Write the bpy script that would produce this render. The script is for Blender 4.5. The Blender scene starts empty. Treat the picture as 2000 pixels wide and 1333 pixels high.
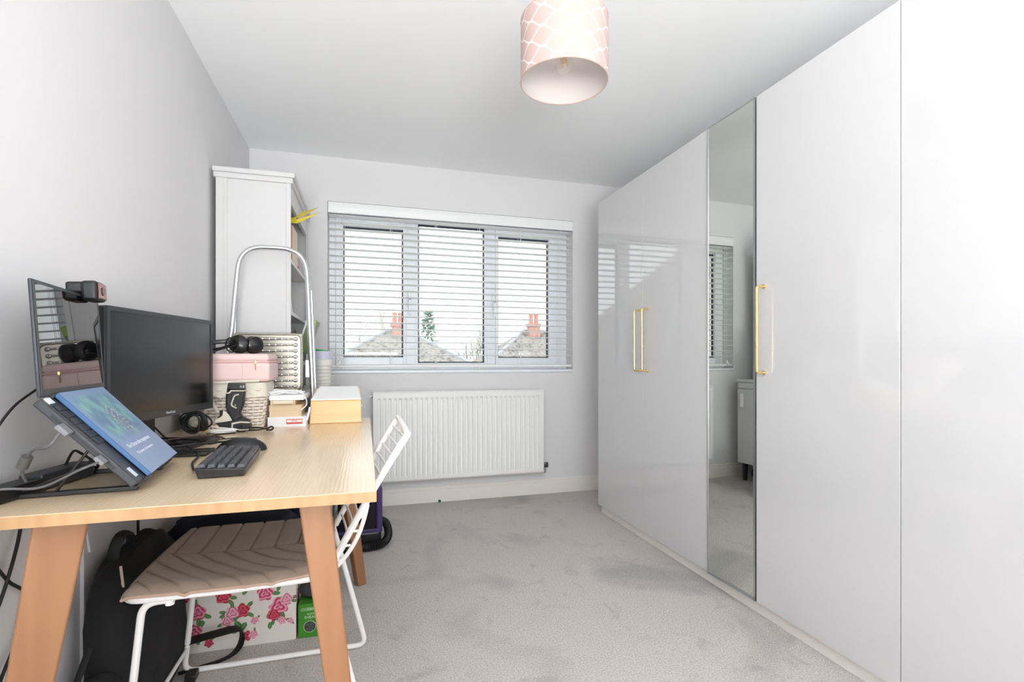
import bpy, bmesh, math, random
from mathutils import Vector, Matrix, noise
R = math.radians
random.seed(7)
scene = bpy.context.scene
COL = scene.collection

# ------------------------------------------------------------------ camera, sky, light, exposure
cam_d = bpy.data.cameras.new('camera')
cam = bpy.data.objects.new('camera', cam_d)
COL.objects.link(cam)
cam_d.sensor_width = 36.0
cam_d.lens = 985.0 * 36.0 / 2000.0
cam_d.shift_y = 37.5 / 2000.0
cam_d.clip_start = 0.05
cam_d.clip_end = 400
cam.location = (0, 0, 1.017)
cam.rotation_euler = (R(90), 0, R(-16.2))
scene.camera = cam

world = bpy.data.worlds.new('overcast_sky')
scene.world = world
world.use_nodes = True
bg = world.node_tree.nodes['Background']
bg.inputs[0].default_value = (0.95, 0.98, 1.0, 1)
bg.inputs[1].default_value = 2.3

# added fill light behind the camera, tilted up, carries most of the room's brightness
la = bpy.data.lights.new('rear_fill', 'AREA')
la.shape = 'RECTANGLE'; la.size = 1.3; la.size_y = 1.7; la.energy = 176.0
la.color = (0.975, 0.988, 0.99)
lo = bpy.data.objects.new('rear_fill', la)
lo.location = (-0.05, -1.90, 0.95); lo.rotation_euler = (R(90 + 75), 0, 0)
COL.objects.link(lo)
# portal that guides the sky light through the bedroom window
lp = bpy.data.lights.new('window_portal', 'AREA')
lp.shape = 'RECTANGLE'; lp.size = 1.8; lp.size_y = 1.15; lp.energy = 1.0
lp.cycles.is_portal = True
lpo = bpy.data.objects.new('window_portal', lp)
lpo.location = (0.65, 3.87, 1.5); lpo.rotation_euler = (R(-90), 0, 0)
COL.objects.link(lpo)

vs = scene.view_settings
vs.view_transform = 'Standard'; vs.look = 'None'; vs.gamma = 1.0; vs.use_curve_mapping = False
vs.exposure = 0.12
scene.cycles.max_bounces = 10
scene.cycles.diffuse_bounces = 6
scene.cycles.glossy_bounces = 4
scene.cycles.transparent_max_bounces = 16

# ------------------------------------------------------------------ materials
def lin(c):
    return tuple(((x / 255) / 12.92 if x / 255 <= 0.04045 else ((x / 255 + 0.055) / 1.055) ** 2.4) for x in c)
MATS = {}
def mat(name, rgb=(200, 200, 200), rough=0.5, metal=0.0, spec=0.5, bump=None, var=None, coat=0.0, sheen=0.0, trans=0.0, emit=None, attr=None, stretch=None):
    """A node material: principled, optional noise colour variation (scale, amount) and noise bump (scale, strength)."""
    if name in MATS: return MATS[name]
    m = bpy.data.materials.new(name); m.use_nodes = True
    nt = m.node_tree; N = nt.nodes; L = nt.links
    p = N['Principled BSDF']
    c = lin(rgb) + (1,)
    p.inputs['Base Color'].default_value = c
    p.inputs['Roughness'].default_value = rough
    p.inputs['Metallic'].default_value = metal
    p.inputs['Specular IOR Level'].default_value = spec
    p.inputs['Coat Weight'].default_value = coat
    p.inputs['Coat Roughness'].default_value = 0.03
    p.inputs['Sheen Weight'].default_value = sheen
    p.inputs['Transmission Weight'].default_value = trans
    tc = N.new('ShaderNodeTexCoord')
    src = tc.outputs['Object']
    if stretch:
        mp = N.new('ShaderNodeMapping'); mp.inputs['Scale'].default_value = stretch
        L.new(src, mp.inputs[0]); src = mp.outputs[0]
    if attr:
        a = N.new('ShaderNodeAttribute'); a.attribute_name = attr
        L.new(a.outputs['Color'], p.inputs['Base Color'])
    elif var:
        n = N.new('ShaderNodeTexNoise'); n.inputs['Scale'].default_value = var[0]; n.inputs['Detail'].default_value = 5
        L.new(src, n.inputs['Vector'])
        r = N.new('ShaderNodeValToRGB')
        k = var[1]
        r.color_ramp.elements[0].position = 0.3; r.color_ramp.elements[1].position = 0.7
        r.color_ramp.elements[0].color = tuple(max(0, x * (1 - k)) for x in c[:3]) + (1,)
        r.color_ramp.elements[1].color = tuple(min(1, x * (1 + k)) for x in c[:3]) + (1,)
        L.new(n.outputs['Fac'], r.inputs[0]); L.new(r.outputs[0], p.inputs['Base Color'])
    if bump:
        n2 = N.new('ShaderNodeTexNoise'); n2.inputs['Scale'].default_value = bump[0]; n2.inputs['Detail'].default_value = 3
        L.new(src, n2.inputs['Vector'])
        b = N.new('ShaderNodeBump'); b.inputs['Strength'].default_value = bump[1]; b.inputs['Distance'].default_value = 0.002
        L.new(n2.outputs['Fac'], b.inputs['Height']); L.new(b.outputs[0], p.inputs['Normal'])
    if emit:
        p.inputs['Emission Color'].default_value = lin(emit[0]) + (1,)
        p.inputs['Emission Strength'].default_value = emit[1]
    MATS[name] = m
    return m

def wood(name, c0, c1, rough=0.4, axis='Y', scale=9.0, bands=28.0, spec=0.5, amt=0.18):
    if name in MATS: return MATS[name]
    m = bpy.data.materials.new(name); m.use_nodes = True
    nt = m.node_tree; N = nt.nodes; L = nt.links; p = N['Principled BSDF']
    tc = N.new('ShaderNodeTexCoord'); mp = N.new('ShaderNodeMapping')
    s = {'X': (0.12, 1, 1), 'Y': (1, 0.12, 1), 'Z': (1, 1, 0.12)}[axis]
    mp.inputs['Scale'].default_value = s
    L.new(tc.outputs['Object'], mp.inputs[0])
    n = N.new('ShaderNodeTexNoise'); n.inputs['Scale'].default_value = scale; n.inputs['Detail'].default_value = 6; n.inputs['Distortion'].default_value = 0.8
    L.new(mp.outputs[0], n.inputs['Vector'])
    w = N.new('ShaderNodeTexWave'); w.wave_type = 'BANDS'; w.bands_direction = 'X' if axis != 'X' else 'Y'
    w.inputs['Scale'].default_value = bands; w.inputs['Distortion'].default_value = 7.0; w.inputs['Detail'].default_value = 3; w.inputs['Detail Scale'].default_value = 1.4
    L.new(mp.outputs[0], w.inputs['Vector'])
    mx = N.new('ShaderNodeMath'); mx.operation = 'MULTIPLY_ADD'; mx.inputs[1].default_value = amt
    L.new(w.outputs['Fac'], mx.inputs[0]); L.new(n.outputs['Fac'], mx.inputs[2])
    r = N.new('ShaderNodeValToRGB')
    r.color_ramp.elements[0].position = 0.35; r.color_ramp.elements[1].position = 0.8
    r.color_ramp.elements[0].color = lin(c0) + (1,); r.color_ramp.elements[1].color = lin(c1) + (1,)
    L.new(mx.outputs[0], r.inputs[0]); L.new(r.outputs[0], p.inputs['Base Color'])
    p.inputs['Roughness'].default_value = rough; p.inputs['Specular IOR Level'].default_value = spec
    b = N.new('ShaderNodeBump'); b.inputs['Strength'].default_value = 0.12; b.inputs['Distance'].default_value = 0.001
    L.new(w.outputs['Fac'], b.inputs['Height']); L.new(b.outputs[0], p.inputs['Normal'])
    MATS[name] = m
    return m

def carpet():
    m = bpy.data.materials.new('carpet'); m.use_nodes = True
    nt = m.node_tree; N = nt.nodes; L = nt.links; p = N['Principled BSDF']
    tc = N.new('ShaderNodeTexCoord')
    def nz(scale, detail, dist=0.0):
        n = N.new('ShaderNodeTexNoise'); n.inputs['Scale'].default_value = scale; n.inputs['Detail'].default_value = detail
        n.inputs['Distortion'].default_value = dist
        L.new(tc.outputs['Object'], n.inputs['Vector']); return n
    big = nz(1.7, 6, 0.6); mid = nz(9, 6, 1.2); fine = nz(170, 2)
    r1 = N.new('ShaderNodeValToRGB')
    r1.color_ramp.elements[0].position = 0.30; r1.color_ramp.elements[1].position = 0.46
    r1.color_ramp.elements[0].color = lin((176, 172, 170)) + (1,); r1.color_ramp.elements[1].color = lin((206, 198, 193)) + (1,)
    L.new(big.outputs['Fac'], r1.inputs[0])
    r2 = N.new('ShaderNodeValToRGB')
    r2.color_ramp.elements[0].position = 0.28; r2.color_ramp.elements[1].position = 0.42
    r2.color_ramp.elements[0].color = (0.82, 0.82, 0.83, 1); r2.color_ramp.elements[1].color = (1, 1, 1, 1)
    L.new(mid.outputs['Fac'], r2.inputs[0])
    mu = N.new('ShaderNodeMix'); mu.data_type = 'RGBA'; mu.blend_type = 'MULTIPLY'; mu.inputs[0].default_value = 1
    L.new(r1.outputs[0], mu.inputs[6]); L.new(r2.outputs[0], mu.inputs[7])
    r3 = N.new('ShaderNodeValToRGB')
    r3.color_ramp.elements[0].position = 0.3; r3.color_ramp.elements[1].position = 0.65
    r3.color_ramp.elements[0].color = (0.70, 0.70, 0.70, 1); r3.color_ramp.elements[1].color = (1.1, 1.1, 1.1, 1)
    L.new(fine.outputs['Fac'], r3.inputs[0])
    m2 = N.new('ShaderNodeMix'); m2.data_type = 'RGBA'; m2.blend_type = 'MULTIPLY'; m2.inputs[0].default_value = 1
    L.new(mu.outputs[2], m2.inputs[6]); L.new(r3.outputs[0], m2.inputs[7])
    L.new(m2.outputs[2], p.inputs['Base Color'])
    p.inputs['Roughness'].default_value = 0.95; p.inputs['Specular IOR Level'].default_value = 0.1; p.inputs['Sheen Weight'].default_value = 0.15
    b = N.new('ShaderNodeBump'); b.inputs['Strength'].default_value = 0.8; b.inputs['Distance'].default_value = 0.006
    L.new(fine.outputs['Fac'], b.inputs['Height']); L.new(b.outputs[0], p.inputs['Normal'])
    MATS['carpet'] = m
    return m

def pane_glass():
    m = bpy.data.materials.new('pane_glass'); m.use_nodes = True
    nt = m.node_tree; N = nt.nodes; L = nt.links
    N.remove(N['Principled BSDF']); out = N['Material Output']
    t = N.new('ShaderNodeBsdfTransparent'); t.inputs[0].default_value = (0.97, 0.985, 0.98, 1)
    g = N.new('ShaderNodeBsdfGlossy'); g.inputs['Roughness'].default_value = 0.0
    f = N.new('ShaderNodeFresnel'); f.inputs[0].default_value = 1.45
    mx = N.new('ShaderNodeMixShader')
    L.new(f.outputs[0], mx.inputs[0]); L.new(t.outputs[0], mx.inputs[1]); L.new(g.outputs[0], mx.inputs[2]); L.new(mx.outputs[0], out.inputs[0])
    MATS['pane_glass'] = m
    return m

def film(name, rgb, a):
    m = bpy.data.materials.new(name); m.use_nodes = True
    nt = m.node_tree; N = nt.nodes; L = nt.links; p = N['Principled BSDF']; out = N['Material Output']
    p.inputs['Base Color'].default_value = lin(rgb) + (1,); p.inputs['Roughness'].default_value = 0.15
    t = N.new('ShaderNodeBsdfTransparent'); mx = N.new('ShaderNodeMixShader'); mx.inputs[0].default_value = a
    L.new(t.outputs[0], mx.inputs[1]); L.new(p.outputs[0], mx.inputs[2]); L.new(mx.outputs[0], out.inputs[0])
    MATS[name] = m
    return m

def shade_fabric():
    """Blush fabric with a white ogee lattice printed on it; lets some light through."""
    m = bpy.data.materials.new('shade_fabric'); m.use_nodes = True
    nt = m.node_tree; N = nt.nodes; L = nt.links; p = N['Principled BSDF']; out = N['Material Output']
    tc = N.new('ShaderNodeTexCoord'); sx = N.new('ShaderNodeSeparateXYZ'); L.new(tc.outputs['Object'], sx.inputs[0])
    def M(op, a, b=None, c=None):
        n = N.new('ShaderNodeMath'); n.operation = op
        for i, v in enumerate((a, b, c)):
            if v is None: continue
            if isinstance(v, (int, float)): n.inputs[i].default_value = v
            else: L.new(v, n.inputs[i])
        return n.outputs[0]
    th = M('ARCTAN2', sx.outputs[1], sx.outputs[0])
    c = M('COSINE', M('MULTIPLY', th, 9.0))
    per = 0.0625; amp = 0.0150
    za = M('SUBTRACT', sx.outputs[2], M('MULTIPLY', c, amp))
    zb = M('ADD', M('ADD', sx.outputs[2], M('MULTIPLY', c, amp)), per / 2)
    def line(z):
        f = M('ABSOLUTE', M('SUBTRACT', M('FRACT', M('ADD', M('DIVIDE', z, per), 20.5)), 0.5))
        wob = M('MULTIPLY', M('SINE', M('MULTIPLY', th, 260.0)), 0.006)
        return M('LESS_THAN', M('ADD', f, wob), 0.050)
    k = M('MAXIMUM', line(za), line(zb))
    mx = N.new('ShaderNodeMix'); mx.data_type = 'RGBA'
    L.new(k, mx.inputs[0]); mx.inputs[6].default_value = lin((216, 190, 183)) + (1,); mx.inputs[7].default_value = lin((238, 231, 227)) + (1,)
    L.new(mx.outputs[2], p.inputs['Base Color']); p.inputs['Roughness'].default_value = 0.8
    tr = N.new('ShaderNodeBsdfTranslucent'); L.new(mx.outputs[2], tr.inputs[0])
    ms = N.new('ShaderNodeMixShader'); ms.inputs[0].default_value = 0.25
    L.new(p.outputs[0], ms.inputs[1]); L.new(tr.outputs[0], ms.inputs[2]); L.new(ms.outputs[0], out.inputs[0])
    MATS['shade_fabric'] = m
    return m

def rooftile(name, c0, c1):
    m = bpy.data.materials.new(name); m.use_nodes = True
    nt = m.node_tree; N = nt.nodes; L = nt.links; p = N['Principled BSDF']
    tc = N.new('ShaderNodeTexCoord')
    v = N.new('ShaderNodeTexVoronoi'); v.inputs['Scale'].default_value = 6.5
    L.new(tc.outputs['Object'], v.inputs['Vector'])
    n = N.new('ShaderNodeTexNoise'); n.inputs['Scale'].default_value = 2.0; n.inputs['Detail'].default_value = 5
    L.new(tc.outputs['Object'], n.inputs['Vector'])
    a = N.new('ShaderNodeMath'); a.operation = 'MULTIPLY_ADD'; a.inputs[1].default_value = 0.55
    L.new(v.outputs['Distance'], a.inputs[0]); L.new(n.outputs['Fac'], a.inputs[2])
    r = N.new('ShaderNodeValToRGB'); r.color_ramp.elements[0].position = 0.45; r.color_ramp.elements[1].position = 0.85
    r.color_ramp.elements[0].color = lin(c0) + (1,); r.color_ramp.elements[1].color = lin(c1) + (1,)
    L.new(a.outputs[0], r.inputs[0]); L.new(r.outputs[0], p.inputs['Base Color']); p.inputs['Roughness'].default_value = 0.95
    p.inputs['Specular IOR Level'].default_value = 0.1
    MATS[name] = m
    return m

# ------------------------------------------------------------------ mesh building
class MB:
    def __init__(s): s.v = []; s.f = []; s.flat = set()
    def add(s, vs, fs):
        o = len(s.v); s.v += [Vector(q) for q in vs]; s.f += [tuple(i + o for i in f) for f in fs]; return s
    def box(s, x0, x1, y0, y1, z0, z1):
        return s.add([(x0, y0, z0), (x1, y0, z0), (x1, y1, z0), (x0, y1, z0), (x0, y0, z1), (x1, y0, z1), (x1, y1, z1), (x0, y1, z1)],
                     [(0, 3, 2, 1), (4, 5, 6, 7), (0, 1, 5, 4), (1, 2, 6, 5), (2, 3, 7, 6), (3, 0, 4, 7)])
    def bm(s, bm, axis=None, big=0):
        bm.verts.index_update(); bm.normal_update()
        F = list(bm.faces); o = len(s.f)
        if axis: s.flat |= {o + i for i, f in enumerate(F) if any(abs(f.normal['XYZ'.index(a)]) > 0.9999 for a in axis)}
        if big: s.flat |= {o + i for i in sorted(range(len(F)), key=lambda i: -F[i].calc_area())[:big]}
        s.add([v.co.copy() for v in bm.verts], [tuple(v.index for v in f.verts) for f in bm.faces]); bm.free(); return s
    def rbox(s, x0, x1, y0, y1, z0, z1, r=0.004, seg=2):
        b = bmesh.new(); t = MB().box(x0, x1, y0, y1, z0, z1)
        vv = [b.verts.new(q) for q in t.v]
        for f in t.f: b.faces.new([vv[i] for i in f])
        r = min(r, 0.49 * min(abs(x1 - x0), abs(y1 - y0), abs(z1 - z0)))
        bmesh.ops.bevel(b, geom=list(b.edges), offset=r, offset_type='OFFSET', segments=seg, profile=0.5, affect='EDGES')
        return s.bm(b, axis='XYZ')
    def hexa(s, pts, r=0.0, seg=2):
        """eight corners in box order (bottom loop 0-3, top loop 4-7)"""
        F = [(0, 3, 2, 1), (4, 5, 6, 7), (0, 1, 5, 4), (1, 2, 6, 5), (2, 3, 7, 6), (3, 0, 4, 7)]
        if not r: return s.add(pts, F)
        b = bmesh.new(); vv = [b.verts.new(q) for q in pts]
        for f in F: b.faces.new([vv[i] for i in f])
        bmesh.ops.bevel(b, geom=list(b.edges), offset=r, offset_type='OFFSET', segments=seg, profile=0.5, affect='EDGES')
        return s.bm(b, big=6)
    def cyl(s, p0, p1, r0, r1=None, n=16, caps=True):
        r1 = r0 if r1 is None else r1
        p0, p1 = Vector(p0), Vector(p1); d = (p1 - p0).normalized()
        a = d.orthogonal().normalized(); c = d.cross(a)
        vs = []
        for p, r in ((p0, r0), (p1, r1)):
            for i in range(n):
                t = 2 * math.pi * i / n; vs.append(p + (a * math.cos(t) + c * math.sin(t)) * r)
        fs = [(i, (i + 1) % n, n + (i + 1) % n, n + i) for i in range(n)]
        if caps: fs += [tuple(range(n - 1, -1, -1)), tuple(range(n, 2 * n))]
        return s.add(vs, fs)
    def tube(s, pts, r, n=8, closed=False, smooth=0, flat=None):
        P = [Vector(p) for p in pts]
        if smooth: P = spline(P, smooth, closed)
        m = len(P)
        T = []
        for i in range(m):
            a = P[(i - 1) % m] if (closed or i > 0) else P[i]
            b = P[(i + 1) % m] if (closed or i < m - 1) else P[i]
            d = b - a
            T.append(d.normalized() if d.length > 1e-9 else Vector((0, 0, 1)))
        u = T[0].orthogonal().normalized() if flat is None else (Vector(flat) - T[0] * Vector(flat).dot(T[0])).normalized()
        vs = []
        for i in range(m):
            u = (u - T[i] * u.dot(T[i]))
            if u.length < 1e-6: u = T[i].orthogonal()
            u.normalize(); w = T[i].cross(u)
            rr = r[i] if isinstance(r, (list, tuple)) and len(r) == m else r
            ra, rb = rr if isinstance(rr, tuple) else (rr, rr)
            for k in range(n):
                t = 2 * math.pi * k / n
                vs.append(P[i] + u * math.cos(t) * ra + w * math.sin(t) * rb)
        fs = []
        for i in range(m if closed else m - 1):
            j = (i + 1) % m
            for k in range(n):
                fs.append((i * n + k, i * n + (k + 1) % n, j * n + (k + 1) % n, j * n + k))
        if not closed: fs += [tuple(range(n - 1, -1, -1)), tuple((m - 1) * n + k for k in range(n))]
        return s.add(vs, fs)
    def lathe(s, prof, c=(0, 0, 0), n=32, M=None):
        """profile of (radius, height) around Z, moved by matrix M or to c"""
        vs = []; m = len(prof)
        for (r, z) in prof:
            for k in range(n):
                t = 2 * math.pi * k / n; vs.append(Vector((r * math.cos(t), r * math.sin(t), z)))
        M = M or Matrix.Translation(Vector(c))
        vs = [M @ v for v in vs]
        fs = []
        for i in range(m - 1):
            for k in range(n): fs.append((i * n + k, i * n + (k + 1) % n, (i + 1) * n + (k + 1) % n, (i + 1) * n + k))
        if prof[0][0] > 1e-6: fs.append(tuple(range(n - 1, -1, -1)))
        if prof[-1][0] > 1e-6: fs.append(tuple((m - 1) * n + k for k in range(n)))
        return s.add(vs, fs)
    def ball(s, c, r, nu=20, nv=12, fn=None):
        rx, ry, rz = r if isinstance(r, (tuple, list)) else (r, r, r)
        vs = [Vector((0, 0, -1))]
        for j in range(1, nv):
            ph = -math.pi / 2 + math.pi * j / nv
            for i in range(nu):
                t = 2 * math.pi * i / nu; vs.append(Vector((math.cos(ph) * math.cos(t), math.cos(ph) * math.sin(t), math.sin(ph))))
        vs.append(Vector((0, 0, 1)))
        if fn: vs = [fn(v) for v in vs]
        vs = [Vector((v.x * rx + c[0], v.y * ry + c[1], v.z * rz + c[2])) for v in vs]
        fs = []
        for i in range(nu): fs.append((0, 1 + (i + 1) % nu, 1 + i))
        for j in range(nv - 2):
            for i in range(nu):
                a = 1 + j * nu; fs.append((a + i, a + (i + 1) % nu, a + nu + (i + 1) % nu, a + nu + i))
        l = len(vs) - 1; a = 1 + (nv - 2) * nu
        for i in range(nu): fs.append((a + i, a + (i + 1) % nu, l))
        return s.add(vs, fs)
    def prism(s, poly, a, b, axis='Y', r=0.0, seg=2):
        """2-D outline pushed from a to b along axis; poly in the two other axes in x,y,z order"""
        def P(p, t): return {'X': (t, p[0], p[1]), 'Y': (p[0], t, p[1]), 'Z': (p[0], p[1], t)}[axis]
        n = len(poly)
        bmx = bmesh.new()
        v0 = [bmx.verts.new(P(p, a)) for p in poly]; v1 = [bmx.verts.new(P(p, b)) for p in poly]
        bmx.faces.new(v0[::-1]); bmx.faces.new(v1)
        for i in range(n): bmx.faces.new((v0[i], v0[(i + 1) % n], v1[(i + 1) % n], v1[i]))
        bmesh.ops.recalc_face_normals(bmx, faces=list(bmx.faces))
        if r:
            ed = [e for e in bmx.edges if (e.verts[0] in v0) == (e.verts[1] in v0)]
            bmesh.ops.bevel(bmx, geom=ed, offset=r, offset_type='OFFSET', segments=seg, profile=0.5, affect='EDGES')
        return s.bm(bmx, axis=axis)
    def grid(s, fn, nu, nv):
        vs = [fn(i / nu, j / nv) for j in range(nv + 1) for i in range(nu + 1)]
        fs = [(j * (nu + 1) + i, j * (nu + 1) + i + 1, (j + 1) * (nu + 1) + i + 1, (j + 1) * (nu + 1) + i) for j in range(nv) for i in range(nu)]
        return s.add(vs, fs)
    def x(s, M):
        s.v = [M @ v for v in s.v]; return s

def spline(P, k, closed=False):
    out = []; n = len(P)
    for i in range(n if closed else n - 1):
        p1, p2 = P[i], P[(i + 1) % n]
        p0 = P[(i - 1) % n] if (closed or i > 0) else p1 * 2 - p2
        p3 = P[(i + 2) % n] if (closed or i < n - 2) else p2 * 2 - p1
        for j in range(k):
            t = j / k
            out.append(0.5 * ((2 * p1) + (p2 - p0) * t + (2 * p0 - 5 * p1 + 4 * p2 - p3) * t * t + (3 * p1 - p0 - 3 * p2 + p3) * t ** 3))
    if not closed: out.append(P[-1].copy())
    return out

def arcs(P, r, k=5):
    """round the inner corners of a polyline with radius r"""
    P = [Vector(p) for p in P]; out = [P[0]]
    for i in range(1, len(P) - 1):
        a = (P[i - 1] - P[i]); b = (P[i + 1] - P[i]); q = min(r, a.length * 0.48, b.length * 0.48)
        p0 = P[i] + a.normalized() * q; p1 = P[i] + b.normalized() * q
        for j in range(k + 1):
            t = j / k; out.append(p0 * (1 - t) ** 2 + P[i] * 2 * t * (1 - t) + p1 * t * t)
    out.append(P[-1]); return out

FRAME = {}
def obj(name, mb, m, parent=None, label=None, smooth=35, kind=None):
    me = bpy.data.meshes.new(name)
    M = FRAME.get(parent.name) if parent is not None else None
    vs = [M @ v for v in mb.v] if M is not None else mb.v
    me.from_pydata([tuple(v) for v in vs], [], mb.f); me.update()
    if smooth:
        me.set_sharp_from_angle(angle=R(smooth)); me.polygons.foreach_set('use_smooth', [i not in mb.flat for i in range(len(me.polygons))])
    me.materials.append(MATS[m] if isinstance(m, str) else m)
    o = bpy.data.objects.new(name, me); COL.objects.link(o)
    if parent is not None:
        o.parent = parent
        if M is not None: FRAME[o.name] = M
    if label: o['label'] = label
    if kind: o['kind'] = kind
    return o
def link(name, src, parent, loc=(0, 0, 0), rot=(0, 0, 0), sc=(1, 1, 1)):
    """another object that shares src's mesh"""
    o = bpy.data.objects.new(name, src.data); COL.objects.link(o)
    o.parent = parent; o.location = loc; o.rotation_euler = rot; o.scale = sc
    return o
def thing(name, label, cat, loc=(0, 0, 0), rz=0.0, group=None, world=False):
    """Empty at the base of a thing; world=True lets its parts be given in room coordinates"""
    o = bpy.data.objects.new(name, None); COL.objects.link(o)
    o.location = loc; o.rotation_euler = (0, 0, rz); o.empty_display_size = 0.05
    o['label'] = label; o['category'] = cat
    if group: o['group'] = group
    if world: FRAME[o.name] = (Matrix.Translation(Vector(loc)) @ Matrix.Rotation(rz, 4, 'Z')).inverted()
    return o
def single(name, mb, m, label, cat, base, group=None, smooth=35):
    """a thing that is one mesh, its origin at base"""
    mb.x(Matrix.Translation(-Vector(base)))
    o = obj(name, mb, m, None, label, smooth); o.location = base; o['category'] = cat
    if group: o['group'] = group
    return o
def struct(name, mb, m, parent=None, smooth=0):
    o = obj(name, mb, m, parent, None, smooth)
    if parent is None: o['kind'] = 'structure'
    return o
def paint(o, fn):
    """colour attribute 'print' from fn(vertex) in sRGB 0-255"""
    me = o.data; a = me.color_attributes.new('print', 'FLOAT_COLOR', 'POINT')
    for i, v in enumerate(me.vertices): a.data[i].color = lin(fn(v.co)) + (1,)
def text(s, size, depth=0.0003):
    cu = bpy.data.curves.new('t', 'FONT'); cu.body = s; cu.size = size; cu.extrude = depth; cu.align_x = 'CENTER'; cu.align_y = 'CENTER'; cu.resolution_u = 3
    o = bpy.data.objects.new('t', cu); COL.objects.link(o)
    dg = bpy.context.evaluated_depsgraph_get(); dg.update()
    me = bpy.data.meshes.new_from_object(o.evaluated_get(dg))
    mb = MB().add([v.co.copy() for v in me.vertices], [tuple(p.vertices) for p in me.polygons])
    bpy.data.objects.remove(o); bpy.data.curves.remove(cu); bpy.data.meshes.remove(me)
    return mb
def basis(o, x, y, z):
    """matrix whose columns are the axes x, y, z at origin o"""
    m = Matrix.Identity(4)
    for i, a in enumerate((x, y, z)):
        a = Vector(a).normalized()
        for k in range(3): m[k][i] = a[k]
    for k in range(3): m[k][3] = o[k]
    return m

mat('wall_paint', (226, 225, 226), 0.85, spec=0.2, bump=(220, 0.05))
mat('ceiling_paint', (251, 252, 253), 0.9, spec=0.1, bump=(180, 0.04))
mat('trim_paint', (236, 231, 225), 0.35)
mat('upvc', (240, 243, 247), 0.3)
mat('white_gloss', (209, 209, 210), 0.03, spec=0.9)
mat('white_melamine', (235, 234, 232), 0.4)
mat('white_lacquer', (212, 211, 211), 0.42, bump=(60, 0.03), stretch=(6, 6, 0.4))
mat('brass', (240, 212, 150), 0.25, metal=1.0)
mat('mirror', (225, 229, 222), 0.0, metal=1.0)
mat('alu', (196, 200, 204), 0.32, metal=1.0)
mat('alu_bright', (228, 230, 232), 0.28, metal=1.0)
mat('chrome', (220, 222, 224), 0.08, metal=1.0)
mat('radiator_white', (238, 238, 237), 0.35)
mat('blind_white', (243, 244, 244), 0.4)
mat('cord_white', (238, 238, 236), 0.8)
mat('gasket', (48, 52, 66), 0.6)
mat('chair_white', (240, 238, 236), 0.3)
mat('black_plastic', (24, 24, 26), 0.4)
mat('black_rubber', (16, 16, 17), 0.6)
mat('dark_grey', (52, 53, 57), 0.45)
mat('screen_black', (10, 10, 12), 0.02, spec=0.6)
mat('screen_matte', (14, 15, 18), 0.22, spec=0.5)
mat('white_plastic', (240, 240, 240), 0.4)
carpet(); pane_glass(); shade_fabric()
wood('desk_wood', (212, 187, 154), (227, 205, 174), 0.21, 'Y', 7, 34, 0.75, 0.12)
wood('desk_edge_wood', (174, 136, 94), (190, 154, 112), 0.42, 'Z', 12, 9)
wood('leg_wood', (148, 102, 68), (161, 115, 80), 0.45, 'Z', 8, 7)

# ------------------------------------------------------------------ the room
XL, XR, YB, YR, H = -0.727, 2.09, 3.636, -2.05, 2.40
WX0, WX1, WZ0, WZ1 = -0.248, 1.548, 0.925, 2.100      # window opening
T = 0.26
struct('floor', MB().box(XL - T, XR + T, YR - T, YB + T, -0.12, 0.0), 'carpet')
struct('ceiling', MB().box(XL - T, XR + T, YR - T, YB + T, H, H + 0.12), 'ceiling_paint')
struct('wall_left', MB().box(XL - T, XL, YR - T, YB + T, 0, H), 'wall_paint')
struct('wall_right', MB().box(XR, XR + T, YR - T, YB + T, 0, H), 'wall_paint')
struct('wall_back', MB().box(XL, WX0, YB, YB + T, 0, H).box(WX1, XR, YB, YB + T, 0, H)
       .box(WX0, WX1, YB, YB + T, 0, WZ0).box(WX0, WX1, YB, YB + T, WZ1, H), 'wall_paint')
# wall behind the photographer, with an unseen glazed doorway added to let light in
RX0, RX1, RZ1 = -0.62, 1.52, 2.18
struct('wall_rear', MB().box(XL, RX0, YR - T, YR, 0, H).box(RX1, XR, YR - T, YR, 0, H).box(RX0, RX1, YR - T, YR, RZ1, H), 'wall_paint')
dr = bpy.data.objects.new('added_door_1', None); COL.objects.link(dr); dr['kind'] = 'structure'; dr['label'] = 'white framed glazed door added behind the viewer to let in light'; dr.location = (0.45, YR, 0)
FRAME[dr.name] = Matrix.Translation(-dr.location)
obj('door_frame', MB().box(RX0, RX0 + 0.07, YR - 0.2, YR - 0.12, 0, RZ1).box(RX1 - 0.07, RX1, YR - 0.2, YR - 0.12, 0, RZ1).box(RX0, RX1, YR - 0.2, YR - 0.12, RZ1 - 0.07, RZ1).box(RX0, RX1, YR - 0.2, YR - 0.12, 0.0, 0.07), 'upvc', dr)
obj('pane', MB().box(RX0 + 0.06, RX1 - 0.06, YR - 0.165, YR - 0.155, 0.06, RZ1 - 0.06), 'pane_glass', dr)

def skirting(name, p0, p1, nrm):
    p0, p1, nrm = Vector(p0), Vector(p1), Vector(nrm)
    prof = [(0, 0), (0.018, 0), (0.018, 0.078), (0.0165, 0.082), (0.0165, 0.086), (0.012, 0.090), (0.012, 0.104), (0.008, 0.112), (0, 0.112)]
    vs = []
    for p in (p0, p1):
        for (d, z) in prof: vs.append(p + nrm * d + Vector((0, 0, z)))
    n = len(prof)
    fs = [(i, (i + 1) % n, n + (i + 1) % n, n + i) for i in range(n)] + [tuple(range(n)), tuple(range(2 * n - 1, n - 1, -1))]
    struct(name, MB().add(vs, fs), 'trim_paint')
skirting('baseboard_back', (XL, YB, 0), (XR, YB, 0), (0, -1, 0))
skirting('baseboard_left', (XL, YR, 0), (XL, YB, 0), (1, 0, 0))

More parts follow.
